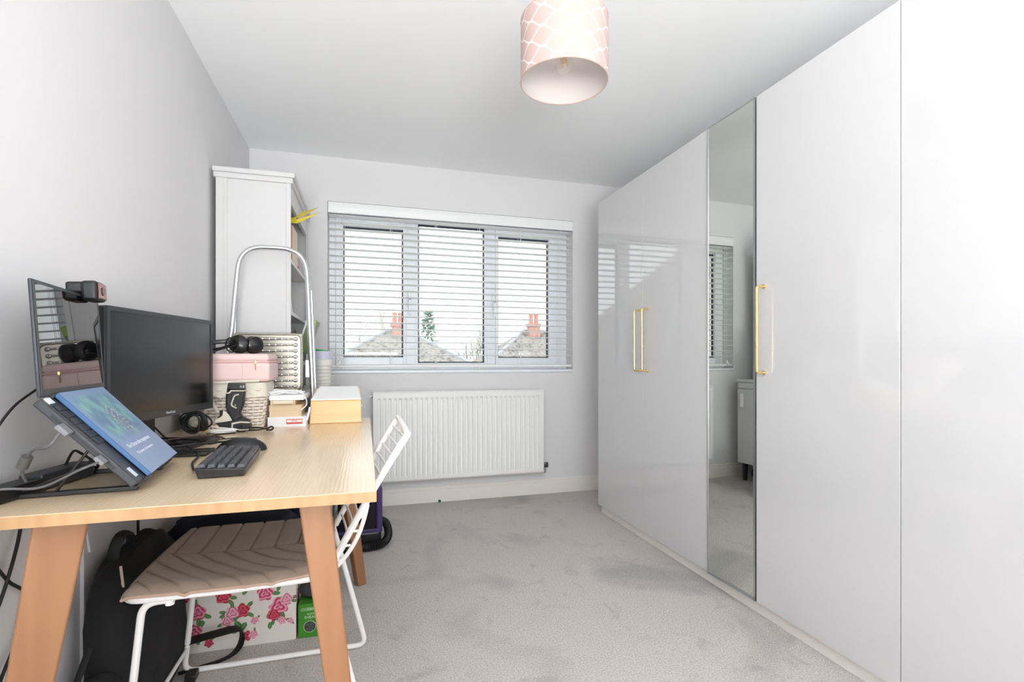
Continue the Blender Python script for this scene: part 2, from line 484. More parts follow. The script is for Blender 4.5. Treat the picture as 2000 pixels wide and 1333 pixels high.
# window frame with three lights
WF = 3.76                                                # plane of the inner frame face
win = bpy.data.objects.new('window_1', None); COL.objects.link(win); win['kind'] = 'structure'
win['label'] = 'white three-light casement window behind the slatted blind'; win.location = ((WX0 + WX1) / 2, WF, WZ0)
FRAME[win.name] = Matrix.Translation(-win.location)
fx0, fx1, fz0, fz1 = WX0, WX1, 0.945, WZ1
glass = [(-0.150, 0.263, 1.040, 1.968), (0.374, 0.872, 0.998, 2.022), (0.980, 1.392, 1.036, 1.968)]
fr = MB()
xs = [0.318, 0.926]
fr.rbox(fx0, fx0 + 0.055, WF, WF + 0.07, fz0, fz1, 0.006).rbox(fx1 - 0.055, fx1, WF, WF + 0.07, fz0, fz1, 0.006)
fr.rbox(fx0 + 0.05, fx1 - 0.05, WF + 0.001, WF + 0.069, fz1 - 0.06, fz1, 0.006).rbox(fx0 + 0.05, fx1 - 0.05, WF + 0.001, WF + 0.069, fz0, fz0 + 0.045, 0.006)
for x in xs: fr.rbox(x - 0.038, x + 0.038, WF + 0.0005, WF + 0.0695, fz0 + 0.04, fz1 - 0.055, 0.006)
obj('frame', fr, 'upvc', win)
bounds = [(fx0 + 0.045, 0.318 - 0.03), (0.318 + 0.03, 0.926 - 0.03), (0.926 + 0.03, fx1 - 0.045)]
for i, (g, (b0, b1)) in enumerate(zip(glass, bounds)):
    z0, z1 = (fz0 + 0.035, fz1 - 0.05)
    y0 = WF - 0.016 if i != 1 else WF + 0.004
    sm = MB()
    sm.rbox(b0, g[0], y0, WF + 0.06, z0, z1, 0.007).rbox(g[1], b1, y0, WF + 0.06, z0, z1, 0.007)
    sm.rbox(g[0] - 0.008, g[1] + 0.008, y0 + 0.001, WF + 0.059, g[3], z1, 0.007).rbox(g[0] - 0.008, g[1] + 0.008, y0 + 0.001, WF + 0.059, z0, g[2], 0.007)
    so = obj('sash' if i != 1 else 'glazing_bead', sm, 'upvc', win)
    gk = 0.0075
    gm = MB()
    for q in ((g[0], g[0] + gk, g[2], g[3]), (g[1] - gk, g[1], g[2], g[3]), (g[0], g[1], g[3] - gk * 1.6, g[3]), (g[0], g[1], g[2], g[2] + gk)):
        gm.box(q[0], q[1], WF + 0.014, WF + 0.032, q[2], q[3])
    obj('gasket', gm, 'gasket', so)
    obj('pane', MB().box(g[0] - 0.005, g[1] + 0.005, WF + 0.022, WF + 0.03, g[2] - 0.005, g[3] + 0.005), 'pane_glass', win)
    if i != 1:
        tv = MB().rbox(g[0] + 0.03, g[1] - 0.03, y0 - 0.016, y0 + 0.002, g[3] + 0.028, g[3] + 0.052, 0.005)
        tvo = obj('trickle_vent', tv, 'upvc', win)
        for k in range(5):
            xx = g[0] + 0.06 + k * (g[1] - g[0] - 0.12) / 5
            obj('vent_slot', MB().box(xx, xx + 0.045, y0 - 0.0175, y0 - 0.015, g[3] + 0.037, g[3] + 0.041), 'cord_white', tvo)
        hx = g[1] + 0.045 if i == 0 else g[0] - 0.040
        hm = MB().rbox(hx - 0.011, hx + 0.011, y0 - 0.012, y0, 1.40, 1.53, 0.004)
        hm.rbox(hx - 0.009, hx + 0.009, y0 - 0.040, y0 - 0.010, 1.455, 1.475, 0.004)
        ho = obj('handle', hm, 'upvc', win)
        obj('lever', MB().rbox(hx - 0.010, hx + 0.010, y0 - 0.046, y0 - 0.032, 1.345, 1.475, 0.005), 'upvc', ho)
        obj('lock_button', MB().cyl((hx, y0 - 0.05, 1.46), (hx, y0 - 0.044, 1.46), 0.006), 'dark_grey', ho)
# outside of the opening and the board that closes the bottom of the reveal
struct('trim_1', MB().rbox(WX0 + 0.001, WX1 - 0.001, YB - 0.012, WF + 0.01, 0.9255, 0.9475, 0.006), 'upvc', None, 35)
struct('trim_2', MB().rbox(WX0, WX1, WF + 0.07, YB + T + 0.06, 0.90, 0.945, 0.006), 'upvc', None, 35)

# ------------------------------------------------------------------ wardrobes along the right-hand wall
WXF, ZT, ZBt = 1.491, 2.065, 0.054
YS = [3.072, 2.506, 1.941, 1.657, 1.091, 0.525]
def wardrobe_unit(y0, y1, label, zt=ZT):
    t = thing('wardrobe', label, 'wardrobe', ((WXF + XR) / 2, (y0 + y1) / 2, 0), group='wardrobe units along the right-hand wall', world=True)
    xf, xb = WXF + 0.021, XR - 0.01
    m = MB().box(xf, xb, y0 + 0.001, y0 + 0.019, ZBt, zt - 0.004).box(xf, xb, y1 - 0.019, y1 - 0.001, ZBt, zt - 0.004)
    m.box(xf, xb, y0 + 0.001, y1 - 0.001, zt - 0.022, zt - 0.004).box(xf, xb, y0 + 0.001, y1 - 0.001, ZBt, ZBt + 0.018).box(xb - 0.006, xb, y0 + 0.001, y1 - 0.001, ZBt, zt - 0.01)
    obj('carcass', m, 'white_melamine', t)
    obj('plinth', MB().box(xf + 0.004, xf + 0.02, y0 + 0.0003, y1 - 0.0003, 0.0, ZBt).box(xf + 0.02, xb, y1 - 0.02, y1 - 0.004, 0, ZBt), 'trim_paint', t)
    return t
def door_panel(t, y0, y1, m='white_gloss'):
    return obj('door', MB().rbox(WXF, WXF + 0.018, y0 + 0.0012, y1 - 0.0012, ZBt + 0.002, ZT, 0.0014, 2), m, t)
def bar_handle(door, y, z0, z1):
    pts = arcs([(WXF - 0.0005, y, z0), (WXF - 0.036, y, z0), (WXF - 0.036, y, z1), (WXF - 0.0005, y, z1)], 0.012, 5)
    h = obj('handle', MB().tube(pts, 0.0055, 10), 'brass', door)
    for z in (z0, z1): obj('rose', MB().cyl((WXF - 0.004, y, z), (WXF, y, z), 0.0085, n=14), 'brass', h)
tA = wardrobe_unit(YS[2], YS[0], 'tall white gloss double wardrobe with two brass bar handles, nearest the window')
d = door_panel(tA, YS[1], YS[0]); bar_handle(d, YS[1] + 0.032, 0.958, 1.298)
d = door_panel(tA, YS[2], YS[1]); bar_handle(d, YS[1] - 0.050, 0.958, 1.300)
tB = wardrobe_unit(YS[3], YS[2], 'narrow wardrobe with a full-height mirror door')
ang = R(1.6)
def swing(mb):        # the mirror door stands a touch ajar, hinged on its near edge
    piv = Vector((WXF + 0.009, YS[3], 0))
    return mb.x(Matrix.Translation(piv) @ Matrix.Rotation(ang, 4, 'Z') @ Matrix.Translation(-piv))
y0, y1 = YS[3] + 0.004, YS[2] - 0.0015
md = obj('door', swing(MB().box(WXF + 0.003, WXF + 0.018, y0, y1, ZBt + 0.002, ZT)), 'white_melamine', tB)
obj('mirror', swing(MB().box(WXF + 0.0, WXF + 0.0025, y0 + 0.007, y1 - 0.004, ZBt + 0.014, ZT - 0.004)), 'mirror', md, 'tall mirror glass')
fm = MB().box(WXF - 0.002, WXF + 0.018, y0 - 0.003, y0 + 0.007, ZBt + 0.002, ZT).box(WXF - 0.002, WXF + 0.018, y1 - 0.004, y1, ZBt + 0.002, ZT)
fm.box(WXF - 0.002, WXF + 0.018, y0 - 0.003, y1, ZBt + 0.002, ZBt + 0.014).box(WXF - 0.002, WXF + 0.018, y0 - 0.003, y1, ZT - 0.004, ZT)
obj('mirror_frame', swing(fm), 'alu', md, 'thin aluminium edging')
tC = wardrobe_unit(YS[4], YS[3], 'tall white gloss wardrobe with one brass handle next to the mirror')
d = door_panel(tC, YS[4], YS[3] - 0.003); bar_handle(d, YS[3] - 0.046, 0.968, 1.304)
tD = wardrobe_unit(YS[5], YS[4], 'plain white gloss wardrobe nearest the viewer, cut by the right edge')
d = door_panel(tD, YS[5], YS[4])

# ------------------------------------------------------------------ radiator
rad = thing('radiator', 'white ribbed panel radiator under the window', 'radiator', (0.66, YB - 0.05, 0.177), world=True)
rx0, rx1, rz0, rz1, ry = 0.050, 1.277, 0.177, 0.799, 3.545
nfl = 33
m = MB()
prof = [(rx0, 0.0)]
px0, px1 = rx0 + 0.028, rx1 - 0.022
pw = (px1 - px0) / nfl
for i in range(nfl):
    a = px0 + i * pw
    prof += [(a + pw * 0.04, 0.0), (a + pw * 0.14, 0.009), (a + pw * 0.44, 0.009), (a + pw * 0.54, 0.0)]
prof.append((rx1, 0.0))
zl = [(rz0, 0, 0.014), (rz0 + 0.004, 0, 0.004), (rz0 + 0.012, 0, 0), (rz0 + 0.040, 0, 0), (rz0 + 0.060, 1, 0), (rz1 - 0.058, 1, 0), (rz1 - 0.042, 0, 0), (rz1 - 0.010, 0, 0), (rz1 - 0.004, 0, 0.004), (rz1, 0, 0.014)]
vs = []
for (z, k, back) in zl:
    for (x, dd) in prof: vs.append((x, ry + back + dd * k, z))
n = len(prof); fs = []
for j in range(len(zl) - 1):
    for i in range(n - 1): fs.append((j * n + i, j * n + i + 1, (j + 1) * n + i + 1, (j + 1) * n + i))
m.add(vs, fs)
obj('front_panel', m, 'radiator_white', rad, smooth=25)
for a in (rx0 - 0.001, rx1 - 0.004): obj('side_casing', MB().box(a, a + 0.005, ry + 0.002, ry + 0.062, rz0 + 0.006, rz1 + 0.001), 'radiator_white', rad)
g = MB().box(rx0, rx1, ry + 0.004, ry + 0.010, rz1 - 0.003, rz1 + 0.001).box(rx0, rx1, ry + 0.052, ry + 0.060, rz1 - 0.003, rz1 + 0.001)
for i in range(42):
    a = rx0 + 0.006 + i * (rx1 - rx0 - 0.012) / 42
    g.box(a, a + 0.012, ry + 0.008, ry + 0.056, rz1 - 0.004, rz1)
obj('top_grille', g, 'radiator_white', rad, kind='stuff')
obj('rear_panel', MB().box(rx0 + 0.004, rx1 - 0.004, ry + 0.050, ry + 0.060, rz0 + 0.004, rz1 - 0.006), 'radiator_white', rad)
for a in (rx0 + 0.15, rx1 - 0.19): obj('bracket', MB().box(a, a + 0.04, ry + 0.055, YB - 0.0005, rz0 + 0.05, rz1 - 0.05), 'radiator_white', rad)
obj('bleed_valve', MB().cyl((rx0 - 0.014, ry + 0.03, rz1 - 0.03), (rx0 + 0.006, ry + 0.03, rz1 - 0.03), 0.007, n=8).cyl((rx0 - 0.018, ry + 0.03, rz1 - 0.03), (rx0 - 0.012, ry + 0.03, rz1 - 0.03), 0.0045, n=4), 'chrome', rad)
v = obj('valve', MB().cyl((rx1 - 0.002, ry + 0.03, rz0 + 0.05), (rx1 + 0.026, ry + 0.03, rz0 + 0.05), 0.010, n=8).cyl((rx1 + 0.020, ry + 0.03, 0.22), (rx1 + 0.020, ry + 0.03, 0.245), 0.014, n=12), 'chrome', rad)
obj('valve_cap', MB().cyl((rx1 + 0.012, ry + 0.03, rz0 + 0.052), (rx1 + 0.040, ry + 0.03, rz0 + 0.052), 0.018, 0.020, n=10), 'black_plastic', v)
obj('pipe', MB().tube(arcs([(rx1 + 0.020, ry + 0.03, 0.222), (rx1 + 0.020, ry + 0.03, 0.17), (rx1 + 0.020, YB - 0.001, 0.165)], 0.02), 0.0075, 10), 'chrome', v)

# ------------------------------------------------------------------ venetian blind
bl = thing('venetian_blind', 'white wide-slat venetian blind hanging open in the window', 'blind', (0.65, 3.655, 0.96), world=True)
bx0, bx1, by = WX0 + 0.008, WX1 - 0.010, 3.662
# moulded valance
vp = [(YB - 0.006, 2.022), (YB - 0.006, 2.042), (YB - 0.010, 2.050), (YB - 0.010, 2.082), (YB - 0.004, 2.096), (YB + 0.010, 2.099), (YB + 0.012, 2.022)]
obj('valance', MB().prism(vp, bx0 - 0.004, bx1 + 0.006, 'X'), 'blind_white', bl)
obj('head_rail', MB().rbox(bx0 + 0.004, bx1 - 0.004, YB + 0.014, YB + 0.062, 2.040, 2.092, 0.003), 'blind_white', bl)
NS, PIT = 22, 0.0455
sl = MB()
w2 = 0.025
pf = [(-w2, -0.0014), (-w2 * 0.5, 0.0004), (0, 0.0010), (w2 * 0.5, 0.0004), (w2, -0.0014), (w2, 0.0014), (w2 * 0.5, 0.0030), (0, 0.0036), (-w2 * 0.5, 0.0030), (-w2, 0.0012)]
sl.prism(pf, bx0 - (bx0 + bx1) / 2, bx1 - (bx0 + bx1) / 2, 'X')
s0 = None
for i in range(NS):
    z = 2.008 - i * PIT
    if s0 is None:
        me_t = obj('slat', sl, 'blind_white'); s0 = me_t; o = s0; o.parent = bl
    else:
        o = bpy.data.objects.new('slat', s0.data); COL.objects.link(o); o.parent = bl
    o.location = Vector(((bx0 + bx1) / 2, by, z)) - bl.location
    o.rotation_euler = (R(-4.0), 0, 0)
zb = 2.008 - NS * PIT
obj('bottom_rail', MB().rbox(bx0, bx1, by - 0.026, by + 0.026, 0.966, 0.984, 0.004), 'blind_white', bl)
for k in range(6):
    cx = -0.150 + k * 0.318
    if cx > bx1 - 0.05: cx = bx1 - 0.06
    c = MB()
    for yy in (by - 0.0265, by + 0.0265): c.tube([(cx, yy, 0.984), (cx, yy, 2.045)], 0.0011, 6)
    c.tube([(cx + 0.012, by, 0.984), (cx + 0.012, by, 2.045)], 0.0011, 6)
    co = obj('ladder_cord', c, 'cord_white', bl)
    obj('cord_button', MB().cyl((cx, by - 0.012, 0.957), (cx, by - 0.012, 0.967), 0.008, n=12), 'cord_white', co)
tz = MB().tube([(-0.168, by - 0.032, 1.01), (-0.168, by - 0.034, 2.03)], 0.0011, 6)
tc_ = obj('pull_cord', tz, 'cord_white', bl)
obj('tassel', MB().rbox(-0.177, -0.160, by - 0.044, by - 0.028, 0.990, 1.018, 0.003).rbox(-0.192, -0.174, by - 0.044, by - 0.028, 0.972, 1.000, 0.003), 'white_plastic', tc_, 'small square tassel')

# ------------------------------------------------------------------ pendant lamp
LX, LY, LZ0, LZ1, LR = 0.617, 1.520, 1.916, 2.112, 0.140
mat('shade_lining', (212, 204, 200), 0.7)
mat('lamp_brass', (214, 176, 110), 0.3, metal=1.0)
mat('filament', (255, 190, 90), 0.4)
lamp = thing('pendant_lamp', 'blush drum pendant shade with a white lattice print hanging from the ceiling', 'lamp', (LX, LY, LZ0))
hh = LZ1 - LZ0
sh = obj('shade', MB().lathe([(LR, 0.0), (LR, hh * 0.5), (LR, hh)], n=96).x(Matrix.Identity(4)), 'shade_fabric', lamp, 'blush fabric drum with white wavy lattice')
sh.data.polygons.foreach_set('use_smooth', [True] * len(sh.data.polygons))
# open drum: drop the two end caps of the lathe
bm_ = bmesh.new(); bm_.from_mesh(sh.data)
bmesh.ops.delete(bm_, geom=[f for f in bm_.faces if len(f.verts) > 4], context='FACES'); bm_.to_mesh(sh.data); bm_.free()
li = MB().lathe([(LR - 0.0016, 0.001), (LR - 0.0016, hh - 0.001)], n=96)
li.f = [f[::-1] for f in li.f if len(f) == 4]
obj('lining', li, 'shade_lining', lamp)
for z in (0.0, hh):
    obj('rim', MB().tube([(math.cos(t) * (LR - 0.0006), math.sin(t) * (LR - 0.0006), z) for t in [2 * math.pi * k / 96 for k in range(96)]], 0.0018, 6, closed=True), mat('rim_tape', (205, 170, 160), 0.7), lamp)
sp = MB().tube([(math.cos(t) * 0.022, math.sin(t) * 0.022, hh - 0.03) for t in [2 * math.pi * k / 24 for k in range(24)]], 0.002, 6, closed=True)
for k in range(3):
    t = 2 * math.pi * k / 3 + 0.4
    sp.tube([(math.cos(t) * 0.022, math.sin(t) * 0.022, hh - 0.03), (math.cos(t) * LR * 0.985, math.sin(t) * LR * 0.985, hh - 0.004)], 0.0016, 6)
obj('spider', sp, 'white_plastic', lamp)
obj('holder', MB().lathe([(0.006, hh + 0.035), (0.018, hh + 0.028), (0.020, hh - 0.02), (0.020, hh - 0.055), (0.016, hh - 0.06)], n=24), 'white_plastic', lamp)
bulb_m = film('bulb_glass', (235, 228, 218), 0.16)
bu = obj('bulb', MB().lathe([(0.013, hh - 0.058), (0.014, hh - 0.075), (0.022, hh - 0.095), (0.0300, hh - 0.120), (0.0285, hh - 0.142), (0.018, hh - 0.160), (0.0, hh - 0.166)], n=28), 'bulb_glass', lamp)
for k in range(4):
    t = math.pi * k / 2
    obj('filament', MB().cyl((math.cos(t) * 0.004, math.sin(t) * 0.004, hh - 0.085), (math.cos(t) * 0.011, math.sin(t) * 0.011, hh - 0.140), 0.0016, n=6), 'filament', bu)
obj('flex', MB().cyl((0, 0, hh + 0.03), (0, 0, H - LZ0 - 0.03), 0.0032, n=10), 'white_plastic', lamp)
obj('ceiling_rose', MB().lathe([(0.0, H - LZ0 - 0.034), (0.012, H - LZ0 - 0.033), (0.030, H - LZ0 - 0.022), (0.048, H - LZ0 - 0.006), (0.050, H - LZ0 - 0.0005)], n=40), 'white_plastic', lamp)

# ------------------------------------------------------------------ desk
DX0, DX1, DY0, DY1, DZ = -0.712, 0.022, 1.105, 2.514, 0.740
desk = thing('desk', 'light wood desk with tapered splayed legs along the left wall', 'desk', ((DX0 + DX1) / 2, (DY0 + DY1) / 2, 0), world=True)
obj('table_top', MB().rbox(DX0, DX1, DY0, DY1, DZ - 0.0235, DZ, 0.0012, 1), 'desk_wood', desk, smooth=35)
obj('edge_band', MB().box(DX0 + 0.0002, DX1 + 0.0005, DY0 - 0.0006, DY0 + 0.0008, DZ - 0.0228, DZ - 0.0012).box(DX1 - 0.0008, DX1 + 0.0006, DY0, DY1, DZ - 0.0228, DZ - 0.0012), 'desk_edge_wood', desk, 'warm wood edging')
def leg(tx, ty, fx, fy, rot=20, k=1.0):
    zt = DZ - 0.0236
    pts = []
    for (cx, cy, z, a) in ((fx, fy, 0.0, 0.021 * k), (tx, ty, zt, 0.0325 * k)):
        for (sx, sy) in ((-1, -1), (1, -1), (1, 1), (-1, 1)):
            x, y = sx * a, sy * a; c, s_ = math.cos(R(rot)), math.sin(R(rot))
            pts.append((cx + x * c - y * s_, cy + x * s_ + y * c, z))
    obj('leg', MB().hexa(pts, 0.005, 3), 'leg_wood', desk)
leg(-0.110, 1.195, -0.016, 1.130, 8)
leg(-0.118, 2.345, -0.022, 2.392, 28)
leg(-0.572, 1.200, -0.662, 1.140, 25, 1.28)
leg(-0.610, 2.375, -0.680, 2.450, 15)

# ------------------------------------------------------------------ white wire chair, turned towards the wall
ch = thing('chair', 'white metal wire-back chair with a sled base tucked under the desk', 'chair', (-0.30, 1.64, 0), world=True)
YN, YF = 1.420, 1.865
XF, XBk = -0.560, -0.105
sz = 0.438
seat = arcs([(-0.33, YN, sz), (XBk, YN, sz + 0.006), (XBk, YF, sz + 0.006), (XF, YF, sz), (XF, YN, sz), (-0.33, YN, sz)], 0.045, 6)
obj('seat_frame', MB().tube(seat, 0.0095, 10), 'chair_white', ch)
wg = MB()
for k in range(9):
    y = YN + 0.03 + k * (YF - YN - 0.06) / 8
    wg.tube([(XF, y, sz), (XF + 0.12, y, sz - 0.006), (XBk - 0.12, y, sz - 0.006), (XBk, y, sz + 0.004)], 0.0028, 6)
obj('seat_wire', wg, 'chair_white', ch, kind='stuff')
for y in (YN + 0.006, YF - 0.006):
    pth = arcs([(-0.452, y, sz - 0.010), (-0.520, y, sz - 0.012), (-0.562, y, 0.011), (0.002, y, 0.011), (-0.108, y, sz + 0.002)], 0.034, 6)
    obj('leg_frame', MB().tube(pth, 0.0085, 10), 'chair_white', ch)
    obj('bracket', MB().cyl((-0.462, y, sz - 0.022), (-0.462, y, sz + 0.004), 0.010, n=12), 'chair_white', ch)
obj('cross_bar', MB().tube([(-0.553, YN + 0.006, 0.085), (-0.553, YF - 0.006, 0.085)], 0.006, 8), 'chair_white', ch)
b0 = Vector((-0.100, 0, 0.444)); b1 = Vector((0.112, 0, 0.812))
def bk(t, y): 
    p = b0.lerp(b1, t); p.x += 0.016 * math.sin(math.pi * min(1, t)) * -0.4; return Vector((p.x, y, p.z))
nearp = [bk(t / 8, YN + 0.004) for t in range(9)]
farp = [bk(t / 8, YF - 0.010) for t in range(9)]
loop = nearp[:-1] + [bk(0.985, YN + 0.006), bk(1.0, YN + 0.05), bk(1.0, YF - 0.05), bk(0.985, YF - 0.012)] + farp[:-1][::-1]
obj('back_frame', MB().tube(loop, 0.0095, 10, smooth=4), 'chair_white', ch)
nrm = Vector((0.866, 0, -0.5))
for k in range(11):
    t = 0.10 + k * 0.082
    pts = []
    for j in range(9):
        q = j / 8; y = YN + 0.004 + (YF - YN - 0.014) * q
        pts.append(bk(t, y) + nrm * 0.030 * math.sin(math.pi * q))
    obj('back_wire', MB().tube(pts, 0.0042, 6, smooth=2), 'chair_white', ch)
lo_ = MB().tube([bk(t / 10, YN + 0.004) + nrm * (0.004 + 0.022 * math.sin(math.pi * (t / 5.2))) for t in range(0, 6)], 0.0060, 8, smooth=4)
obj('brace', lo_, 'chair_white', ch)
for k in range(4):
    t = 0.10 + k * 0.1
    a = bk(t, YN + 0.004); obj('brace_link', MB().tube([a, a + nrm * 0.020 + Vector((0.006, 0, 0.012))], 0.0035, 6), 'chair_white', ch)

mat('pad_fabric', (150, 134, 120), 0.9, bump=(900, 0.5), var=(30, 0.05), sheen=0.2)
def pad_pt(u, v):
    # rounded square; u along X (front to back), v along Y (near to far)
    a, b = 2 * u - 1, 2 * v - 1
    k = 0.5
    sx = a * math.sqrt(1 - k * b * b / 2 * 0.35); sy = b * math.sqrt(1 - k * a * a / 2 * 0.35)
    x = -0.335 + sx * 0.235; y = (YN + YF) / 2 + 0.014 + sy * 0.250
    e = max(abs(a), abs(b))
    z = sz + 0.030 - 0.016 * max(0, (e - 0.90) / 0.10) ** 2 - 0.012 * max(0.0, 1 - (a * a + b * b)) + (0.016 * max(0, a - 0.4) if a > 0.4 else 0)
    sp = 0.066
    s_ = x if v > 0.5 else x - (0.5 - v) * 0.36 * (1 + 0.6 * (0.5 - v))
    dq = abs(((s_ / sp) % 1.0) - 0.5) * 2           # 1 at the seam
    z -= 0.008 * max(0.0, (dq - 0.84) / 0.16) ** 1.2
    z -= 0.004 * max(0.0, 1 - abs(v - 0.5) / 0.012)
    return Vector((x, y, z))
pad = MB().grid(pad_pt, 120, 90)
low = MB().grid(lambda u, v: Vector((pad_pt(u, v).x, pad_pt(u, v).y, sz + 0.0098 if max(abs(2 * u - 1), abs(2 * v - 1)) > 0.98 else sz + 0.0092)), 120, 90)
nv_ = len(pad.v); rim_i = [j * 121 + i for j in range(91) for i in range(121)]
edge = list(range(0, 121)) + [j * 121 + 120 for j in range(1, 91)] + [90 * 121 + i for i in range(119, -1, -1)] + [j * 121 for j in range(89, 0, -1)]
pad.add(low.v, [f[::-1] for f in low.f])
pad.f += [(edge[i], edge[(i + 1) % len(edge)], edge[(i + 1) % len(edge)] + nv_, edge[i] + nv_)[::-1] for i in range(len(edge))]
cp = thing('seat_pad', 'taupe quilted seat pad with chevron stitching lying on the white chair', 'cushion', (-0.335, 1.64, sz + 0.0095), world=True)
obj('cushion', pad, 'pad_fabric', cp, smooth=60)
pp = [pad_pt(*q) for q in [(i / 30, 0) for i in range(31)] + [(1, j / 24) for j in range(1, 25)] + [(i / 30, 1) for i in range(29, -1, -1)] + [(0, j / 24) for j in range(23, 0, -1)]]
obj('piping', MB().tube([p + Vector((0, 0, -0.0045)) for p in pp], 0.0045, 8, closed=True), mat('pad_piping', (186, 160, 142), 0.9), cp, 'paler piped edge')

# ------------------------------------------------------------------ bookcase on a low cabinet
cab = thing('cabinet', 'white low cabinet with a handled door under the bookcase', 'cabinet', (-0.45, 3.13, 0), world=True)
CX0, CX1, CY0, CY1 = -0.700, -0.185, 2.762, 3.505
obj('body', MB().box(CX0, CX1, CY0 + 0.004, CY1 - 0.004, 0.15, 0.832), 'white_lacquer', cab)
obj('worktop', MB().rbox(CX0, CX1 + 0.022, CY0, CY1, 0.832, 0.854, 0.003), 'white_lacquer', cab)
for (a, b) in ((CY0 + 0.006, 3.130), (3.136, CY1 - 0.006)):
    dd = obj('door', MB().rbox(CX1 + 0.0005, CX1 + 0.018, a, b, 0.152, 0.775, 0.002), 'white_lacquer', cab)
    hy = b - 0.05 if a > 3 else b - 0.05
    obj('handle', MB().rbox(CX1 + 0.018, CX1 + 0.030, hy - 0.016, hy + 0.016, 0.62, 0.735, 0.004), 'white_plastic', dd)
obj('fascia', MB().rbox(CX1 + 0.0005, CX1 + 0.014, CY0 + 0.006, CY1 - 0.006, 0.780, 0.828, 0.002), 'white_lacquer', cab)
for x in (CX0 + 0.03, CX1 - 0.03):
    for y in (CY0 + 0.04, CY1 - 0.04): obj('foot', MB().cyl((x, y, 0), (x, y, 0.15), 0.018, 0.024, n=12), 'dark_grey', cab)

BX0, BX1, BY0, BY1, BZ0, BZ1 = -0.700, -0.362, 2.762, 3.500, 0.8545, 1.930
bk_ = thing('bookcase', 'tall white bookcase with a moulded cornice beside the window', 'bookcase', (-0.53, 3.13, BZ0), world=True)
for (a, b) in ((BY0, BY0 + 0.018), (BY1 - 0.018, BY1)):
    sd = obj('side_panel', MB().box(BX0 + 0.004, BX1 - 0.003, a + 0.002, b - 0.002, BZ0, BZ1 - 0.018), 'white_lacquer', bk_)
    # raised stiles on the panel
    yo = a if a == BY0 else b
    ys0, ys1 = (yo - 0.004, yo + 0.004) if a == BY0 else (yo - 0.004, yo + 0.004)
    for (x0, x1) in ((BX0, BX0 + 0.050), (BX1 - 0.022, BX1)):
        obj('stile', MB().rbox(x0, x1, ys0, ys1, BZ0, BZ1 - 0.018, 0.0015), 'white_lacquer', sd)
    for gx in (BX0 + 0.030, BX0 + 0.036):
        obj('groove', MB().box(gx, gx + 0.0016, ys0 - 0.0006, ys0 + 0.001, BZ0, BZ1 - 0.018), mat('groove_grey', (205, 204, 202), 0.6), sd)
obj('back_panel', MB().box(BX0, BX0 + 0.006, BY0 + 0.004, BY1 - 0.004, BZ0, BZ1 - 0.02), mat('back_grey', (214, 213, 214), 0.6), bk_)
for z in (1.268, 1.535):
    obj('shelf', MB().rbox(BX0 + 0.006, BX1 - 0.003, BY0 + 0.017, BY1 - 0.017, z - 0.018, z, 0.001), 'white_lacquer', bk_)
obj('top_rail', MB().rbox(BX1 - 0.018, BX1, BY0 + 0.004, BY1 - 0.004, BZ1 - 0.115, BZ1 - 0.018, 0.002), 'white_lacquer', bk_)
cor = MB()
for (z0, z1, o) in ((BZ1 - 0.020, BZ1 + 0.008, 0.010), (BZ1 + 0.006, BZ1 + 0.030, 0.020)):
    cor.rbox(BX0 - min(o, 0.012), BX1 + o, BY0 - o, BY1 + o, z0, z1, 0.004)
obj('cornice', cor, 'white_lacquer', bk_)
obj('lower_stile', MB().rbox(BX1 - 0.003, BX1, BY1 - 0.045, BY1, BZ0, BZ1 - 0.116, 0.001), 'white_lacquer', bk_)

# ------------------------------------------------------------------ folded aluminium step ladder behind the desk
ld = thing('step_ladder', 'folded aluminium step ladder with a dimpled platform behind the desk', 'ladder', (-0.42, 2.62, 0), world=True)
ly = 2.640
hoop = [(-0.668, ly + 0.01, 0.012), (-0.626, ly, 0.95), (-0.604, ly, 1.146), (-0.582, ly, 1.40), (-0.570, ly, 1.485), (-0.540, ly, 1.532), (-0.495, ly, 1.552), (-0.430, ly, 1.556), (-0.362, ly, 1.552), (-0.310, ly, 1.528), (-0.282, ly, 1.480), (-0.272, ly, 1.40), (-0.262, ly, 1.146), (-0.250, ly, 0.87), (-0.222, ly + 0.01, 0.012)]
obj('hoop_frame', MB().tube(hoop, (0.0115, 0.0105), 12, smooth=5), 'alu_bright', ld, 'bright tubular hand hoop and front legs')
for (xa, xb) in ((-0.588, -0.640), (-0.257, -0.206)):
    obj('rear_leg', MB().tube([(xa, ly + 0.024, 1.36), (xb, ly + 0.050, 0.012)], (0.009, 0.007), 10), 'alu', ld)
for (x, y) in ((-0.668, ly + 0.01), (-0.222, ly + 0.01), (-0.640, ly + 0.05), (-0.206, ly + 0.05)):
    obj('foot', MB().cyl((x, y, 0), (x, y, 0.03), 0.014, n=12), 'black_rubber', ld)
py = 2.604
pl = thing_pl = None
plate = MB().rbox(-0.585, -0.288, py, py + 0.014, 0.868, 1.146, 0.0065, 3)
po = obj('platform', plate, mat('tread_alu', (168, 162, 152), 0.36, metal=0.85, bump=(140, 0.1), var=(12, 0.05)), ld, 'dull metal platform folded upright')
ed = arcs([(-0.436, py - 0.001, 0.874), (-0.294, py - 0.001, 0.874), (-0.294, py - 0.001, 1.140), (-0.579, py - 0.001, 1.140), (-0.579, py - 0.001, 0.874), (-0.436, py - 0.001, 0.874)], 0.03, 6)
obj('platform_rim', MB().tube(ed, 0.005, 8), 'tread_alu', po)
ribm = MB().tube([(-0.115, 0, 0), (0.115, 0, 0)], (0.0095, 0.004), 12, flat=(0, 0, 1)).ball((-0.115, 0, 0), (0.0095, 0.004, 0.0095), 12, 8).ball((0.115, 0, 0), (0.0095, 0.004, 0.0095), 12, 8)
rib0 = obj('rib', ribm, 'tread_alu'); rib0.parent = po
